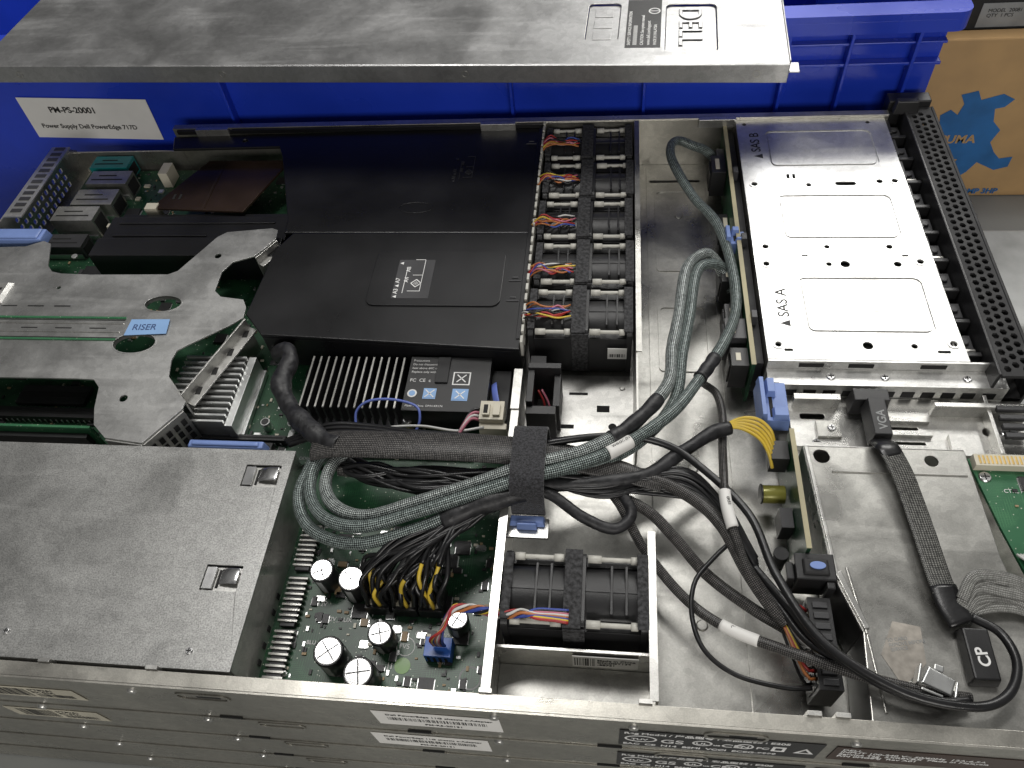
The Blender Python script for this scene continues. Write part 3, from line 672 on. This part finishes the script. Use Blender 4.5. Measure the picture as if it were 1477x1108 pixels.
text('FC  CE  c',3.4,(-122,284,30.1),winkm,bt); text('Made in China  DP/N KR174',2.0,(-122,265,30.1),winkm,bt)
for (x0,x1,y0,y1,m) in ((-95,-84,282,292,winkm),(-112,-104,271,279,bluetouch),(-94,-84,270,279,bluetouch)):
    g=G(); g.box(x0,x1,y0,y1,30.05,30.2,m); g.box(x0+.8,x1-.8,y0+.8,y1-.8,30.2,30.3,blackp if m is winkm else m)
    g.M=Matrix.Translation(((x0+x1)/2,(y0+y1)/2,30.31))@Matrix.Rotation(.785,4,'Z'); g.box(-4,4,-.35,.35,0,.1,winkm); g.box(-.35,.35,-4,4,0,.1,winkm); g.M=Matrix()
    g.make('certification_mark',bt,bevel=0)
g=G(); g.cyl((-119,275,30.05),(0,0,.15),3,winkm); g.cyl((-119,275,30.15),(0,0,.15),2,bluetouch); g.make('certification_mark',bt,bevel=0)
g=G(); g.tube(catmull([(-70,262,20),(-66,268,26),(-68,278,28),(-70,288,24)],2),2.2,lilac,n=10,h=.5); g.make('blue_pull_tab',bt)

# ------------------------------------------------------------------ power supply
ps=thing('power_supply','grey speckled steel power supply unit','power supply',(-310,160,1.3))
g=G(); 
phh=[rrect(-203,-182,200,214,.5),rrect(-206,-186,139,153,.5)]
g.plate([(-470,99.3),(-176.5,99.3),(-176.5,224),(-470,224)],phh,40,41.2,steel_psu)
g.box(-470,-178,99.3,100.3,2,39.9,steel_psu); g.box(-178,-177,100.4,223,2,39.9,steel_bright); g.box(-470,-178.2,223.1,224,2,39.9,steel_psu); g.box(-470,-178.2,100.4,223,2,3,steel)
for y in range(112,150,9): g.box(-176.9,-176.5,y,y+3,8,12,darkgap)
for x,y in ((-300,112),(-420,212),(-200,108)): screw(g,x,y,41.2,2)
g.make('case',ps,bevel=0.5)
for (x0,x1,y0,y1) in ((-203,-182,200,214),(-206,-186,139,153)):
    g=G(); g.box(x0+.3,x1-.3,y0+.3,y1-.3,38.2,39,steel_bright)
    g.box(x0+.5,x0+6,y0+1,y1-1,39.6,41,chrome); g.tube(catmull([(x1-.5,(y0+y1)/2+1,42.4),(x0+14,(y0+y1)/2+1,42),(x0+9,(y0+y1)/2+1,40)],1.5),4.4,chrome,n=12,h=.5)
    g.box(x0+7,x0+8.5,y0+2,y1-2,39,39.4,darkgap)
    g.make('spring_latch',ps,bevel=0.3)

# ------------------------------------------------------------------ drive cage
dc=thing('drive_cage','bright steel hard drive cage with three embossed panels','drive cage',(150,415,2))
hol=[]
for x,y,r in [(101,309,1.8),(152,309,3),(178,309,1.8),(200,311,2),(101,377,2),(140,377,1.8),(182,377,2.4),(196,379,2),(102,393,2),(141,393,1.8),(180,393,2),(101,457,2),(138,456,1.8),(186,459,2.2),(196,459,2),(150,377,3),(100,528,1.6),(190,528,1.6)]: hol.append(ell(x,y,r,n=14))
hol+= [rrect(156,170,455,459,2),rrect(124,126,463,468,.4),rrect(128,130,463,468,.4),rrect(124,128,384,385.5,.4),rrect(186,190,384,385.5,.4),rrect(104,109,304,306,.4),rrect(190,197,304,306,.4)]
wins=[(114,190,477,519),(115,190,401,445),(119,193,319,365)]
g=G(); g.plate([(94,298),(206,298),(205,330),(203,535),(94,535)],hol+[rrect(a,b,c,d,5) for a,b,c,d in wins],40,41.2,steel_cage)
for x,y in ((101,309),(101,377),(102,393),(101,457),(196,459),(196,379),(200,311)): g.plate(ell(x,y,3.4,n=18),[ell(x,y,2.2,n=18)],41.2,41.6,steel_cage)
g.make('top_cover',dc,bevel=0.25)
for a,b,c,d in wins:
    g=G()
    g.plate(rrect(a-.1,b+.1,c-.1,d+.1,5),[rrect(a+1.8,b-1.8,c+1.8,d-1.8,4)],39.6,40.4,steel_cage); g.plate(rrect(a+1.6,b-1.6,c+1.6,d-1.6,4),[],39.9,41.1,steel_cage)
    g.make('embossed_panel',dc,bevel=0.5)
g=G()
g.box(94,95,298,535,2,39.9,steel); g.box(94,222,296.6,297.8,12,41,steel_cage); g.box(94,226,286,296.5,33,34,steel_cage); g.box(200,201,298,535,2,39.9,steel)
g.box(100,226,284.6,286,22,34,steel_cage)
for x in range(104,220,11): g.box(x,x+7,284.2,284.7,24,29,darkgap)
for x in (112,140,180): g.box(x,x+14,296.1,296.6,36,39,darkgap)
for x in (130,160,205): screw(g,x,291,34,2.6)
g.make('cage_wall',dc,bevel=0.2)
g=G(); g.box(96,199.5,300,533,2,38,darkgap); g.make('drive_carriers',dc,bevel=0)
text('SAS A',9.5,(110,331,41.3),ink,dc,(0,0,90),bold=.08); text('SAS B',9.5,(109,494,41.3),ink,dc,(0,0,90),bold=.08)
for y in (326,489):
    g=G(); g.plate([(110,y-2.6),(110,y+2.6),(104,y)],[],41.2,41.35,ink); g.make('arrow_mark',dc,bevel=0)
# bezel (part of the case)
g=G(); hol=[]
for j in range(40):
    for i in range(3):
        y=290+6.1*j+(3.0 if i%2 else 0)
        hol.append(ell(222.2+5.0*i,y,2.0,2.3,6))
g.plate([(218,285),(236,285),(236,540),(218,540)],hol,43,45.2,blackm); g.make('bezel_grille',ch,bevel=0.15)
g=G(); g.box(236.1,238,285,540,0,45.6,blackm); g.box(216,217.9,285,540,5,46.4,blackp); g.box(218,236,285,540,24,25,darkgap)
g.make('bezel_frame',ch,bevel=0.5)
g=G(); g.box(206,236,540.5,552,8,50,blackp); g.box(208,226,532,540.4,44,54,blackp,taper=1.5); g.make('rack_ear',ch,bevel=0.8)
for j in range(9):
    y=305+26*j
    g=G(); g.box(204,215.5,y,y+3,10,38,blackp); g.box(204.5,215,y+8,y+20,28,33,greyp); g.box(204,206.4,y+4,y+22,20,39.5,blackp)
    g.cyl((210.5,y+14,33),(0,0,2),2.4,greyp,n=14)
    if j%3==0: g.box(207,214,y+5,y+7,33,36,steel)
    g.make('drive_release_lever',ch,bevel=0.4)
# ------------------------------------------------------------------ backplane
bpn=thing('backplane_board','narrow green backplane circuit board standing on edge','circuit board',(85,400,2))
g=G(); g.box(85,87,295,531,2,39,pcb); g.box(84.6,87.4,295,531,39,39.5,pcbedge); g.make('printed_board',bpn,bevel=0)
for (y0,y1,z0,z1,xo,m) in ((318,334,14,36,72,greyp),(336,352,10,30,74,blackp),(372,392,10,30,74,blackp),(480,500,12,34,74,blackp),(298,312,12,34,74,blackp),(425,450,8,20,78,blackp)):
    g=G(); g.box(xo,84.5,y0,y1,z0,z1,m); g.box(xo-1,xo,y0+2,y1-2,z0+3,z1-3,m); g.box(xo+3,xo+6,y0+4,y1-4,z1,z1+.3,cream); g.make('socket',bpn)
g=G(); g.box(87.5,93,300,530,6,34,blackm)
for y in (330,400,470): g.box(87.6,91,y,y+6,34,42,greyp)
g.make('drive_connector',bpn)
for nm,(x0,x1,y0,y1,z1),lb in (('blue_clip',(77,91,400,413,43),'light blue clip gripping the backplane board'),('blue_clip',(86,103,256,284,43),'light blue latch at the corner of the drive cage')):
    t=thing(nm,lb,'latch',((x0+x1)/2,(y0+y1)/2,30),'light blue release clips')
    g=G(); g.box(x0,x1,y0,y1,28,z1-6,bluelite,taper=.6); g.box(x0,x0+4,y0,y1,z1-6,z1,bluelite,taper=.8); g.box(x0+4.5,x0+10,y0+(y1-y0)*.6,y1,z1-6,z1-1,bluelite,taper=.8)
    g.box(x0+7,x1-1,y0+1,y0+(y1-y0)*.3,z1-6,z1-2,bluelite,taper=.8); g.box(x0+6,x0+8,y0+3,y1-3,z1-6,z1-5.6,darkgap); g.make('clip_body',t,bevel=0.7)

tb=thing('control_board','small upright circuit board with cable sockets','circuit board',(98,200,2))
g=G(); g.box(100,102,177,248,4,42,pcb); g.box(99.7,102.3,177,248,42,42.5,pcbedge); g.make('printed_board',tb,bevel=0)
g=G(); g.cyl((86,219,20),(12,0,0),5,amber); g.cyl((85,219,20),(1,0,0),5.6,blackp); g.make('amber_coil',tb)
g=G(); g.cyl((94,187,2),(0,0,12),4,blackp); g.make('capacitor',tb)
g=G(); g.box(90,99.6,232,244,22,36,blackp); g.make('socket',tb)
g=G(); g.box(93,99.6,196,208,12,26,greyp); g.make('socket',tb)
bc=thing('board_connector','black plastic connector block with blue oval button','connector',(106,170,20))
g=G(); g.box(94,113,162,176,20,39,blackp); g.box(97,110,164,173,39,41,blackm,taper=1); g.box(90,93.9,163,172,20,36,blackp); g.box(108,112,158,161.9,24,38,blackp)
g.make('connector_body',bc,bevel=0.7)
g=G(); g.plate(ell(104,168.5,3.8,2.0,20),[],41.1,41.9,bluelite); g.make('blue_button',bc,bevel=0.3)
pc=thing('power_connector','long black power connector with many coloured wires','connector',(102,135,6))
g=G(); g.box(99,110,112,156,6,32,blackp)
for i in range(8): g.box(98.5,99,114+5.2*i,118+5.2*i,12,28,greyp); g.box(101,108,114+5.2*i,117+5.2*i,32,33,greyp)
g.make('connector_body',pc,bevel=0.4)
g=G()
for i in range(10):
    for k in range(2):
        m=[orange,red,yellow,rubber,whitew,rubber,pinkw,orange,rubber,red][(i+k*3)%10]
        y=118+4*i*.9; g.tube(catmull([(99,y,28-8*k),(93,y+1,33-8*k),(84,147+i*.5,33-4*k),(76,156+i*.25,34)],2),.8,m,n=7)
g.make('wire_bundle',pc,bevel=0)

# ------------------------------------------------------------------ lower right bay
db=thing('drive_tray','folded sheet steel tray in the front corner of the case','metal tray',(155,170,2))
tr=[(107,240),(190,240),(192,180),(200,120),(196,98.5),(118,98.5),(121,138),(112,165)]
g=G(); g.plate(tr,[ell(116,234,4.2),ell(172,233,3.4)],36,37.2,steel)
g.box(107,190,240.1,241,20,37,steel_bright)
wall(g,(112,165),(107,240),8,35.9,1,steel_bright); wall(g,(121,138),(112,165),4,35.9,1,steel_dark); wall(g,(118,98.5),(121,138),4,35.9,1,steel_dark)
g.prism([(112.6,166),(121.6,139),(124,140),(115.4,168)],37.2,38.6,steel_bright)
g.prism([(107.4,239.5),(112.4,166),(114.2,166),(109.4,239.5)],37.2,38.4,steel_bright)
g.box(120,188,224,225,37.2,37.9,steel)
wall(g,(122,137),(118,170),37.2,38,1.2,steel); wall(g,(124,102),(122,137),37.2,38,1.2,steel)
g.make('tray_plate',db,bevel=0.5)
g=G(); g.prism([(127,128),(135,144),(147,142),(146,125),(134,114)],37.25,37.4,beigep); g.make('worn_sticker',db,bevel=0)
text('SD CARD\nREMOVE BEFORE\nSERVICE',2.2,(131,134,37.45),ginkm,db,(0,0,10))
# front frame (part of the case)
g=G(); g.plate([(106,242),(235.8,242),(235.8,283.9),(106,283.9)],[rrect(158,176,262,264,1),rrect(160,178,252,254,1),rrect(112,126,268,272,1.5),ell(213,262,3),rrect(186,205,246,249,1)],22,23,steel_bright)
g.box(108,134,276,280,23,32,steel_bright); g.box(184,235,272,275,23,33,steel_bright); g.box(156,182,266,270,23,26,steel_bright); g.box(158,182,257,260,23,25.5,steel_bright)
g.box(190,206,244,258,23,26,steel_bright); g.box(212,214,243,282,23,31,steel_bright); g.box(106,135,246,249,23,28,steel_bright); g.box(120,133,255,266,23,25,steel)
g.make('front_frame',ch,bevel=0.3)
for x,y,z,r in ((224,262,23,5),(119,252,23,2.6),(128,261,25,2.4),(150,276,23,2.6),(200,278,23,2.2)):
    g=G(); screw(g,x,y,z,r); g.make('screw_head',ch,bevel=0.1)
for y in (270,264,258,252):
    g=G(); g.box(216,235,y,y+3,31,34,greyp); g.make('plastic_rib',ch,bevel=.3)
gp=thing('control_panel_board','light green control panel circuit board with cream connector','circuit board',(212,195,34))
g=G(); g.plate([(191,236),(234,235),(234,150),(206,150),(197,196)],[ell(198,226,2)],34,35.8,pcb2); g.make('printed_board',gp,bevel=0)
g=G(); smd(g,206,232,156,222,46,35.8,21); o=g.make('surface_components',gp,bevel=0); o['kind']='stuff'
g=G(); g.box(192,234,229,236,35.8,41,cream)
for i in range(20): g.box(194+2*i,195+2*i,230,235,41,41.3,brass)
g.make('ribbon_connector',gp,bevel=.2)
g=G(); screw(g,197,225,35.8,3.4); g.make('screw_head',gp)
for q in ((208,222,175,189),(222,232,200,212)):
    g=G(); g.box(*q,35.8,37.6,blackp); g.make('chip',gp)
text('CTRL PNL',3,(204,216,35.95),winkm,gp); text('U3',3,(224,194,35.95),winkm,gp)

# ------------------------------------------------------------------ cables
def cable(name,label,pts,r,m,h=None,n=14,pitch=2.3,tags=(),group=None,cat='cable',ends=(),rf=None,step=1.5):
    path=catmull(pts,step)
    c=path[len(path)//2]
    t=thing(name,label,cat,tuple(c),group)
    g=G(); g.tube(path,r,m,n=n,h=h,pitch=pitch,rf=rf); g.make('sleeve',t,bevel=0,recalc=False)
    N=len(path)
    for (a,b,mm,dr,nm,tx) in tags:
        seg=path[int(a*N):max(int(b*N),int(a*N)+2)]
        g=G(); g.tube(seg,r+dr,mm,n=n,h=(h+dr) if h else None,rf=(lambda q:1+.06*math.sin(q*14)) if mm is tape else None); g.make(nm,t,bevel=0,recalc=False)
        if tx:
            p=seg[len(seg)//4]; d=(seg[-1]-seg[0]); ang=math.degrees(math.atan2(d.y,d.x))
            if abs(ang)>90: ang+=180; p=seg[3*len(seg)//4]
            text(tx,2.2,(p.x,p.y-0.2,p.z+(h or r)+dr+.08),ink,t,(0,0,ang))
    for (x0,x1,y0,y1,z0,z1,mm) in ends:
        g=G(); g.box(x0,x1,y0,y1,z0,z1,mm,taper=.8); g.make('plug',t,bevel=0.5)
    return t
BG='braided data cables'
c1=[(84,505,20),(72,508,32),(61,507,38),(50,508,42),(44,500,43),(45,482,42),(58,449,38),(73,419,38),(80,381,36),(80,344,36),(70,311,42),(53,278,47),(34,248,52),(4,222,55),(-22,209,56.5),(-40,203,57.5),(-62,196,54),(-98,184,49),(-127,176.5,45),(-150,183,41),(-163,200,38),(-163,220,38),(-150,232,36)]
cable('data_cable','teal braided data cable looping from backplane across the strap',c1,3.4,braid_teal,tags=((0.595,0.625,white,.35,'paper_tag','W4H3C 0N'),(.455,.49,tape,.6,'tape_wrap','')),group=BG,ends=((78,86,498,512,12,32,blackp),),rf=lambda t:1+.04*math.sin(t*60))
c2=[(79,378,24),(70,388,34),(62,388,40),(50,372,41),(43,328,43),(38,300,46),(34,270,50),(14,240,54),(-10,221,57),(-40,210,57.5),(-66,202,52),(-99,191,47),(-126,184,43),(-145,190,40),(-155,204,38),(-153,220,38),(-142,228,32)]
cable('data_cable','pale grey-teal braided data cable with taped joint',c2,3.6,braid_pale,tags=((.40,.5,tape,.5,'tape_wrap',''),),group=BG,rf=lambda t:1+.04*math.sin(t*50+1))
c2b=[(82,372,20),(76,384,30),(64,380,38),(56,368,40),(50,330,42),(44,298,45),(38,262,46),(18,232,49),(-8,215,51),(-40,207,51),(-66,193,48),(-98,177.5,43),(-130,169.5,39),(-157,178,36),(-170,198,35),(-168,222,34)]
cable('data_cable','dark teal braided data cable in the main bundle',c2b,3.4,braid_teal,group=BG)
cable('power_harness','thick black cloth-taped harness beside the shroud',[(-216,312,20),(-212,305,30),(-203,300,38),(-199,290,39),(-200,274,39),(-191,258,39),(-177,243,42),(-160,230,44),(-150,226,45)],5.8,tape,rf=lambda t:1+.1*math.sin(t*19)+.06*math.sin(t*47))
cable('braided_harness','wide flat black braided cable harness through the strap',[(-166,226,42),(-150,226,47),(-120,224,51),(-78,222,54),(-49,220,55),(-20,218,53),(6,214,49),(30,209,44)],8.8,braid_black,h=2.8,n=24,pitch=2.0,rf=lambda t:1-.45*max(0,t-.7)/.3)
cable('braided_harness','black braided cable curving down to the power connector',[(10,212,46),(30,210,44),(48,200,43),(60,186,43),(70,165,40),(80,150,36),(88,142,33)],3.4,braid_black,n=16,pitch=1.9)
cable('braided_harness','second black braided cable under the main bundle',[(-150,215,36),(-120,212,38),(-80,212,42),(-46,211,44),(-8,207,42),(20,198,38),(36,184,34),(52,166,30),(72,150,30),(90,140,28)],3.0,braid_black,n=16,pitch=1.9)
y5=thing('power_harness','taped black cable ending in a fan of yellow wires','cable',(40,226,44))
g=G(); g.tube(catmull([(68,247.5,42),(58,243,43),(40,228,45),(21,213,46),(-8,206,48),(-45,204,46),(-80,200,42)],1.5),3.8,tape,rf=lambda t:1+.08*math.sin(t*30)); g.make('sleeve',y5,bevel=0,recalc=False)
for k in range(5):
    pts=[(64,246.6-.4*k,42.4),(70,250.5-.8*k,44.6-.4*k),(77,252.5-1.7*k,45.2-.7*k),(84,251.5-2.6*k,44.5-.9*k),(90-.4*k,247.5-3.2*k,41-k),(93-.5*k,243.5-3.4*k,34-k)]
    g=G(); g.tube(catmull(pts,1.2),.95,yellow,n=10); g.make('yellow_wire',y5,bevel=0)
cable('rubber_cable','smooth black round cable sweeping to the front corner',[(-60,219,50),(-27,226,56),(6,232,54),(30,231,50),(48,220,48),(72,192,48),(82,158,50),(99,127,51),(128,108,51),(156,104,49),(172,110,48),(180,124,47),(178,138,45),(168,146,43)],2.1,rubber)
cable('data_cable','black braided cable crossing the steel floor to the front tray',[(-20,206,44),(3,204,42),(21,177,32),(41,154,27),(60,139,30),(84,128,36),(117,116,42),(142,111,42),(160,110,40)],2.6,braid_black,pitch=1.9,tags=((.50,.60,white,.35,'paper_tag','CN-0W8C'),),group=BG)
cable('rubber_cable','black cable looping below the strap',[(-46,197,48),(-30,199,48),(-11,188,44),(5,184,40),(14,192,40),(10,202,42),(0,210,44)],3.0,tape)
cable('data_cable','narrow black braided cable beside the backplane',[(58,290,26),(64,278,32),(66,262,34),(64,240,38),(62,219,46),(61,200,50),(63,186,49),(70,165,42),(80,150,34)],2.3,braid_black,pitch=1.8,tags=((.60,.74,white,.8,'paper_tag','0R83'),),group=BG)
cable('rubber_cable','thin black cable looping over the steel floor',[(66,182,40),(54,170,39),(45,158,38),(43,142,36),(48,126,35),(62,116,33),(83,112,32),(96,113,30)],1.2,rubber)
cable('rubber_cable','thin black cable along the tray edge to the corner',[(70,170,36),(84,150,36),(95,132,38),(112,120,42),(130,112,43),(150,107,42)],1.9,rubber)
cable('rubber_cable','thin black cable leaving the connector beside the tray',[(74,168,38),(88,148,39),(100,128,44),(120,112,47),(140,106,46),(158,108,44)],1.9,rubber)
cable('signal_wire','thin pale blue wire looped near the black heatsink',[(-149,248,28),(-150,258,33),(-143,264,36),(-128,265,37),(-113,261,36),(-110,253,33),(-113,247,28)],.8,lilac,cat='wire')
cable('signal_wire','thin white wire across the circuit board',[(-150,240,30),(-130,246,34),(-108,247,36),(-86,243,38),(-70,246,38)],.8,whitew,cat='wire')
cable('signal_wire','thin yellow wire beneath the braided harness',[(-128,232,34),(-118,238,37),(-106,239,37),(-94,234,38)],.9,yellow,cat='wire')
for k in range(3):
    cable('rubber_cable','black cable running from socket to strap',[(-192+k*2,240-k*2,26+k),(-165,247-k*3,34),(-140,246-k*3,36+k),(-110,240-k*2,40),(-80,236-k*2,44),(-50,230-k,50)],1.7,rubber)
wp=thing('power_plug','cream nylon power plug with pink and white wires','connector',(-66,255,36))
g=G(); g.box(-73,-59,249,262,32,42,cream); g.box(-71,-67,251,259,42,44,cream); g.box(-65,-61,251,259,42,44,cream); g.box(-73,-57,245,248.9,30,38,cream); g.box(-70.5,-68,252,258,44,44.2,darkgap); g.make('plug_body',wp)
g=G()
for i,m in enumerate((pinkw,whitew,pinkw,rubber)): g.tube(catmull([(-73,251+2.5*i,38),(-78,250+2*i,40),(-83,242+i,39),(-85,236+i,36)],1.5),.9,m,n=8)
g.make('wire_bundle',wp,bevel=0)
for k,(sx_,ex) in enumerate(((-119,-96),(-104,-80),(-90,-66))):
    t=thing('power_lead_bundle','bundle of black and yellow power leads rising from the board','cable',(sx_,160,15),'power leads from the board')
    g=G(); gy=G(); r=random.Random(k)
    for i in range(16):
        x=sx_-5.4+3.5*(i%4)+r.uniform(-.6,.6); y=146+2.8*(i//4)
        pts=[(x,y,15),(x+r.uniform(-1.5,1.5),y+1+r.uniform(-1,2),24+r.uniform(0,3)),(x+r.uniform(-4,6),y+8+r.uniform(-4,3),33+r.uniform(-3,5)),(x*.55+(-76)*.45+r.uniform(-4,4),171+r.uniform(-7,5),39+r.uniform(-3,5)),(-74+r.uniform(-3,3),184+r.uniform(-5,4),43+r.uniform(-3,2)),(-55,194+r.uniform(-3,3),46+r.uniform(-2,2)),(-38,199+r.uniform(-2,2),47+r.uniform(-2,2))]
        P_=catmull(pts,2)
        if i in (2,5) or (i==10 and k!=1): gy.tube(P_[:11+k*2+i//3],1.1,yellow,n=8); g.tube(P_[9+k*2+i//3:],1.25,rubber,n=8)
        else: g.tube(P_,1.3,rubber,n=8)
    g.make('black_wires',t,bevel=0,recalc=False); gy.make('yellow_wires',t,bevel=0,recalc=False)
t=thing('power_lead_bundle','loose black power leads arching behind the braided loop','cable',(-140,205,30),'power leads from the board')
g=G(); r=random.Random(9)
for i in range(26):
    o1=r.uniform(-5,5)
    g.tube(catmull([(-152+o1,232,24),(-146+o1,220+r.uniform(-4,4),36),(-130+o1,212+r.uniform(-5,5),38+r.uniform(-3,5)),(-100,208+r.uniform(-8,8),42+r.uniform(-4,5)),(-60,208+r.uniform(-6,7),45+r.uniform(-3,3)),(-40,208+r.uniform(-4,4),48+r.uniform(-2,2)),(0,207+r.uniform(-8,8),46+r.uniform(-4,4)),(40,211+r.uniform(-8,8),43+r.uniform(-3,3)),(62,196+r.uniform(-5,5),40),(76,170+r.uniform(-4,4),36)],2.5),r.uniform(1.0,1.5),rubber,n=8)
g.make('black_wires',t,bevel=0,recalc=False)
cable('power_harness','black taped harness joining the power leads at the strap',[(-84,183,43),(-70,188.5,47),(-55,194,49),(-36,200,50)],5.4,tape,rf=lambda t:1+.1*math.sin(t*15))
# strap
st=thing('cable_strap','fuzzy black hook-and-loop strap holding the cable bundle','strap',(-40,214,40))
g=G(); pr=catmull([(-40,239,36),(-40,237,50),(-40,232,60),(-40,226,62.5),(-40,212,62.8),(-40,201,62.2),(-40,195.5,57),(-40,193.2,48),(-40,192.6,36)],1.5)
k=g.mi(velcro); rings=[]
for i,p in enumerate(pr):
    tt=(pr[min(i+1,len(pr)-1)]-pr[max(i-1,0)]).normalized(); nn=Vector((1,0,0)).cross(tt).normalized()
    rings.append([g.V(p+Vector((-9,0,0))-nn*.7),g.V(p+Vector((9,0,0))-nn*.7),g.V(p+Vector((9,0,0))+nn*.7),g.V(p+Vector((-9,0,0))+nn*.7)])
for i in range(len(rings)-1):
    for j in range(4): g.F([rings[i][j],rings[i][(j+1)%4],rings[i+1][(j+1)%4],rings[i+1][j]],k,False)
g.F(rings[0],k); g.F(rings[-1],k)
g.make('strap_band',st,bevel=0.3)
g=G(); g.box(-50,-31,186,191.5,34,38,bluelite,taper=.8); g.box(-46,-35,184,186,34,40,bluelite,taper=.4); g.make('blue_buckle',st,bevel=.5)
g=G(); g.box(-52,-29,180,191.5,32,33.5,steel_bright); g.make('strap_anchor',st)

vc=thing('video_cable','flat black braided video cable with marked plugs','cable',(150,190,44))
g=G(); g.tube(catmull([(147,243,40),(148,236,45),(152,222,45),(155,205,43),(157,185,42.5),(158,168,43),(159,156,44)],1.5),6.0,braid_grey,h=1.3,n=24,pitch=1.9); g.make('flat_braid',vc,bevel=0,recalc=False)
g=G(); g.tube(catmull([(158.5,160,44),(160,150,44),(163,142,44)],1.5),6.4,rubber,h=2); g.make('rubber_end',vc,bevel=0,recalc=False)
g=G(); g.tube(catmull([(147,243,40),(148,236,45),(150,230,45)],1.5),6.3,rubber,h=1.8);g.make('rubber_end',vc,bevel=0,recalc=False)
g=G(); g.box(143,154,244,270,32,44,blackp,taper=1); g.box(138,159,270,280,26,39,blackp,taper=1)
for i in range(5): g.box(140+i*4,142+i*4,280,280.8,30,37,chrome)
g.make('video_plug',vc,bevel=.6)
text('VGA',6.4,(151,248,44.1),ginkm,vc,(0,0,90),bold=.1)
g=G(); g.box(161,174,116,141,38,45,blackp,taper=1); g.make('panel_plug',vc,bevel=.8)
text('CP',7,(170.5,123,45.1),winkm,vc,(0,0,97),bold=.15)
rb=thing('ribbon_cable','pale grey woven ribbon cable curling beside the plug','cable',(185,145,42))
r=random.Random(2)
for k in range(9):
    g=G(); w_=r.uniform(1.6,3.0)
    g.tube(catmull([(164+r.uniform(-1,1),144+k*1.1,41+k*.7),(171,150+k*1.6+r.uniform(-1,1),44+k*.8),(184,154+k*1.0+r.uniform(-2.5,2.5),43+k*.6),(196,149+k*1.6+r.uniform(-1,1),41+k*.4),(214,138+k*2.2,38)],1.5),w_,ribbonm,h=.6,pitch=1.6); g.make('ribbon',rb,bevel=0,recalc=False)
hd=thing('wire_header','white plug with grey ribbon at the circuit board','connector',(205,160,36))
g=G(); g.box(204,222,162,168,36,41,offwhite); g.make('plug_body',hd)
g=G()
for i in range(10): g.tube(catmull([(205+1.6*i,168,39),(203+1.6*i,174,41),(200+1.4*i,181,37)],2),.7,whitew,n=8)
g.make('wire_bundle',hd,bevel=0)
fc=thing('foil_clip','bent silver metal cable clip','clip',(146,112,42))
g=G(); g.M=Matrix.Translation((146,115,0))@Matrix.Rotation(-.35,4,'Z')
g.prism([(-7,-4),(6,-5),(7,3),(-5,5)],45.5,46.7,alu,top=[(-6.4,-3.5),(5.5,-4.4),(6.4,2.6),(-4.6,4.4)]); g.box(-8.2,-7.1,-4,5,39,46,alu); g.box(7.2,8.3,-5,3,40,45.4,alu); g.box(-6,3,-6.4,-5.1,40,45.5,alu); g.box(-2,2,5.1,8,43,44.2,alu)
g.make('clip_body',fc,bevel=0.5)

for t in THINGS:
    if '_l' in t: del t['_l']

# ------------------------------------------------------------------ light & camera
w=bpy.data.worlds.new('World'); scene.world=w; w.use_nodes=True; n=w.node_tree.nodes; L=w.node_tree.links
bg=n['Background']; tc=n.new('ShaderNodeTexCoord'); sp=n.new('ShaderNodeSeparateXYZ'); L.new(tc.outputs['Generated'],sp.inputs[0])
cr=n.new('ShaderNodeValToRGB'); cr.color_ramp.elements[0].position=0.0; cr.color_ramp.elements[0].color=(0.11,0.108,0.105,1); cr.color_ramp.elements[1].position=0.85; cr.color_ramp.elements[1].color=(0.60,0.595,0.58,1)
e=cr.color_ramp.elements.new(0.35); e.color=(0.25,0.247,0.24,1)
L.new(sp.outputs[2],cr.inputs[0])
no=n.new('ShaderNodeTexNoise'); no.inputs['Scale'].default_value=2.6; no.inputs['Detail'].default_value=3; L.new(tc.outputs['Generated'],no.inputs['Vector'])
mr=n.new('ShaderNodeMapRange'); mr.inputs[1].default_value=0.38; mr.inputs[2].default_value=0.62; mr.inputs[3].default_value=0.4; mr.inputs[4].default_value=1.5; L.new(no.outputs[0],mr.inputs[0])
vm=n.new('ShaderNodeVectorMath'); vm.operation='SCALE'; L.new(cr.outputs[0],vm.inputs[0]); L.new(mr.outputs[0],vm.inputs['Scale']); L.new(vm.outputs[0],bg.inputs[0])
bg.inputs[1].default_value=0.34
def area(loc,target,sx,sy,e,col):
    l=bpy.data.lights.new('ceiling_or_fill_lamp','AREA'); l.shape='RECTANGLE'; l.size=sx; l.size_y=sy; l.energy=e; l.color=col
    o=bpy.data.objects.new('ceiling_or_fill_lamp',l); COL.objects.link(o); o.location=loc
    d=Vector(target)-Vector(loc); o.rotation_euler=d.to_track_quat('-Z','Y').to_euler()
area((0.62,1.80,1.28),(0.1,0.35,0),1.1,0.45,20,(1,0.985,0.95))
area((-0.35,0.9,1.9),(0,0.3,0),1.0,0.2,17,(1,0.98,0.95))
area((0.3,-1.4,0.8),(0,0.1,0),1.2,0.4,14,(1,0.965,0.92))  # added fill lamp, low in front, to brighten the near side wall and stickers
cd=bpy.data.cameras.new('camera'); cam=bpy.data.objects.new('camera',cd); COL.objects.link(cam)
cam.location=(0,0,0.408); cam.rotation_euler=(0.64897,0.08455,0.08987); cd.sensor_width=36; cd.lens=36*1120/1477; cd.clip_start=0.01; cd.clip_end=50
scene.camera=cam
scene.view_settings.view_transform='Standard'; scene.view_settings.look='None'; scene.view_settings.exposure=0
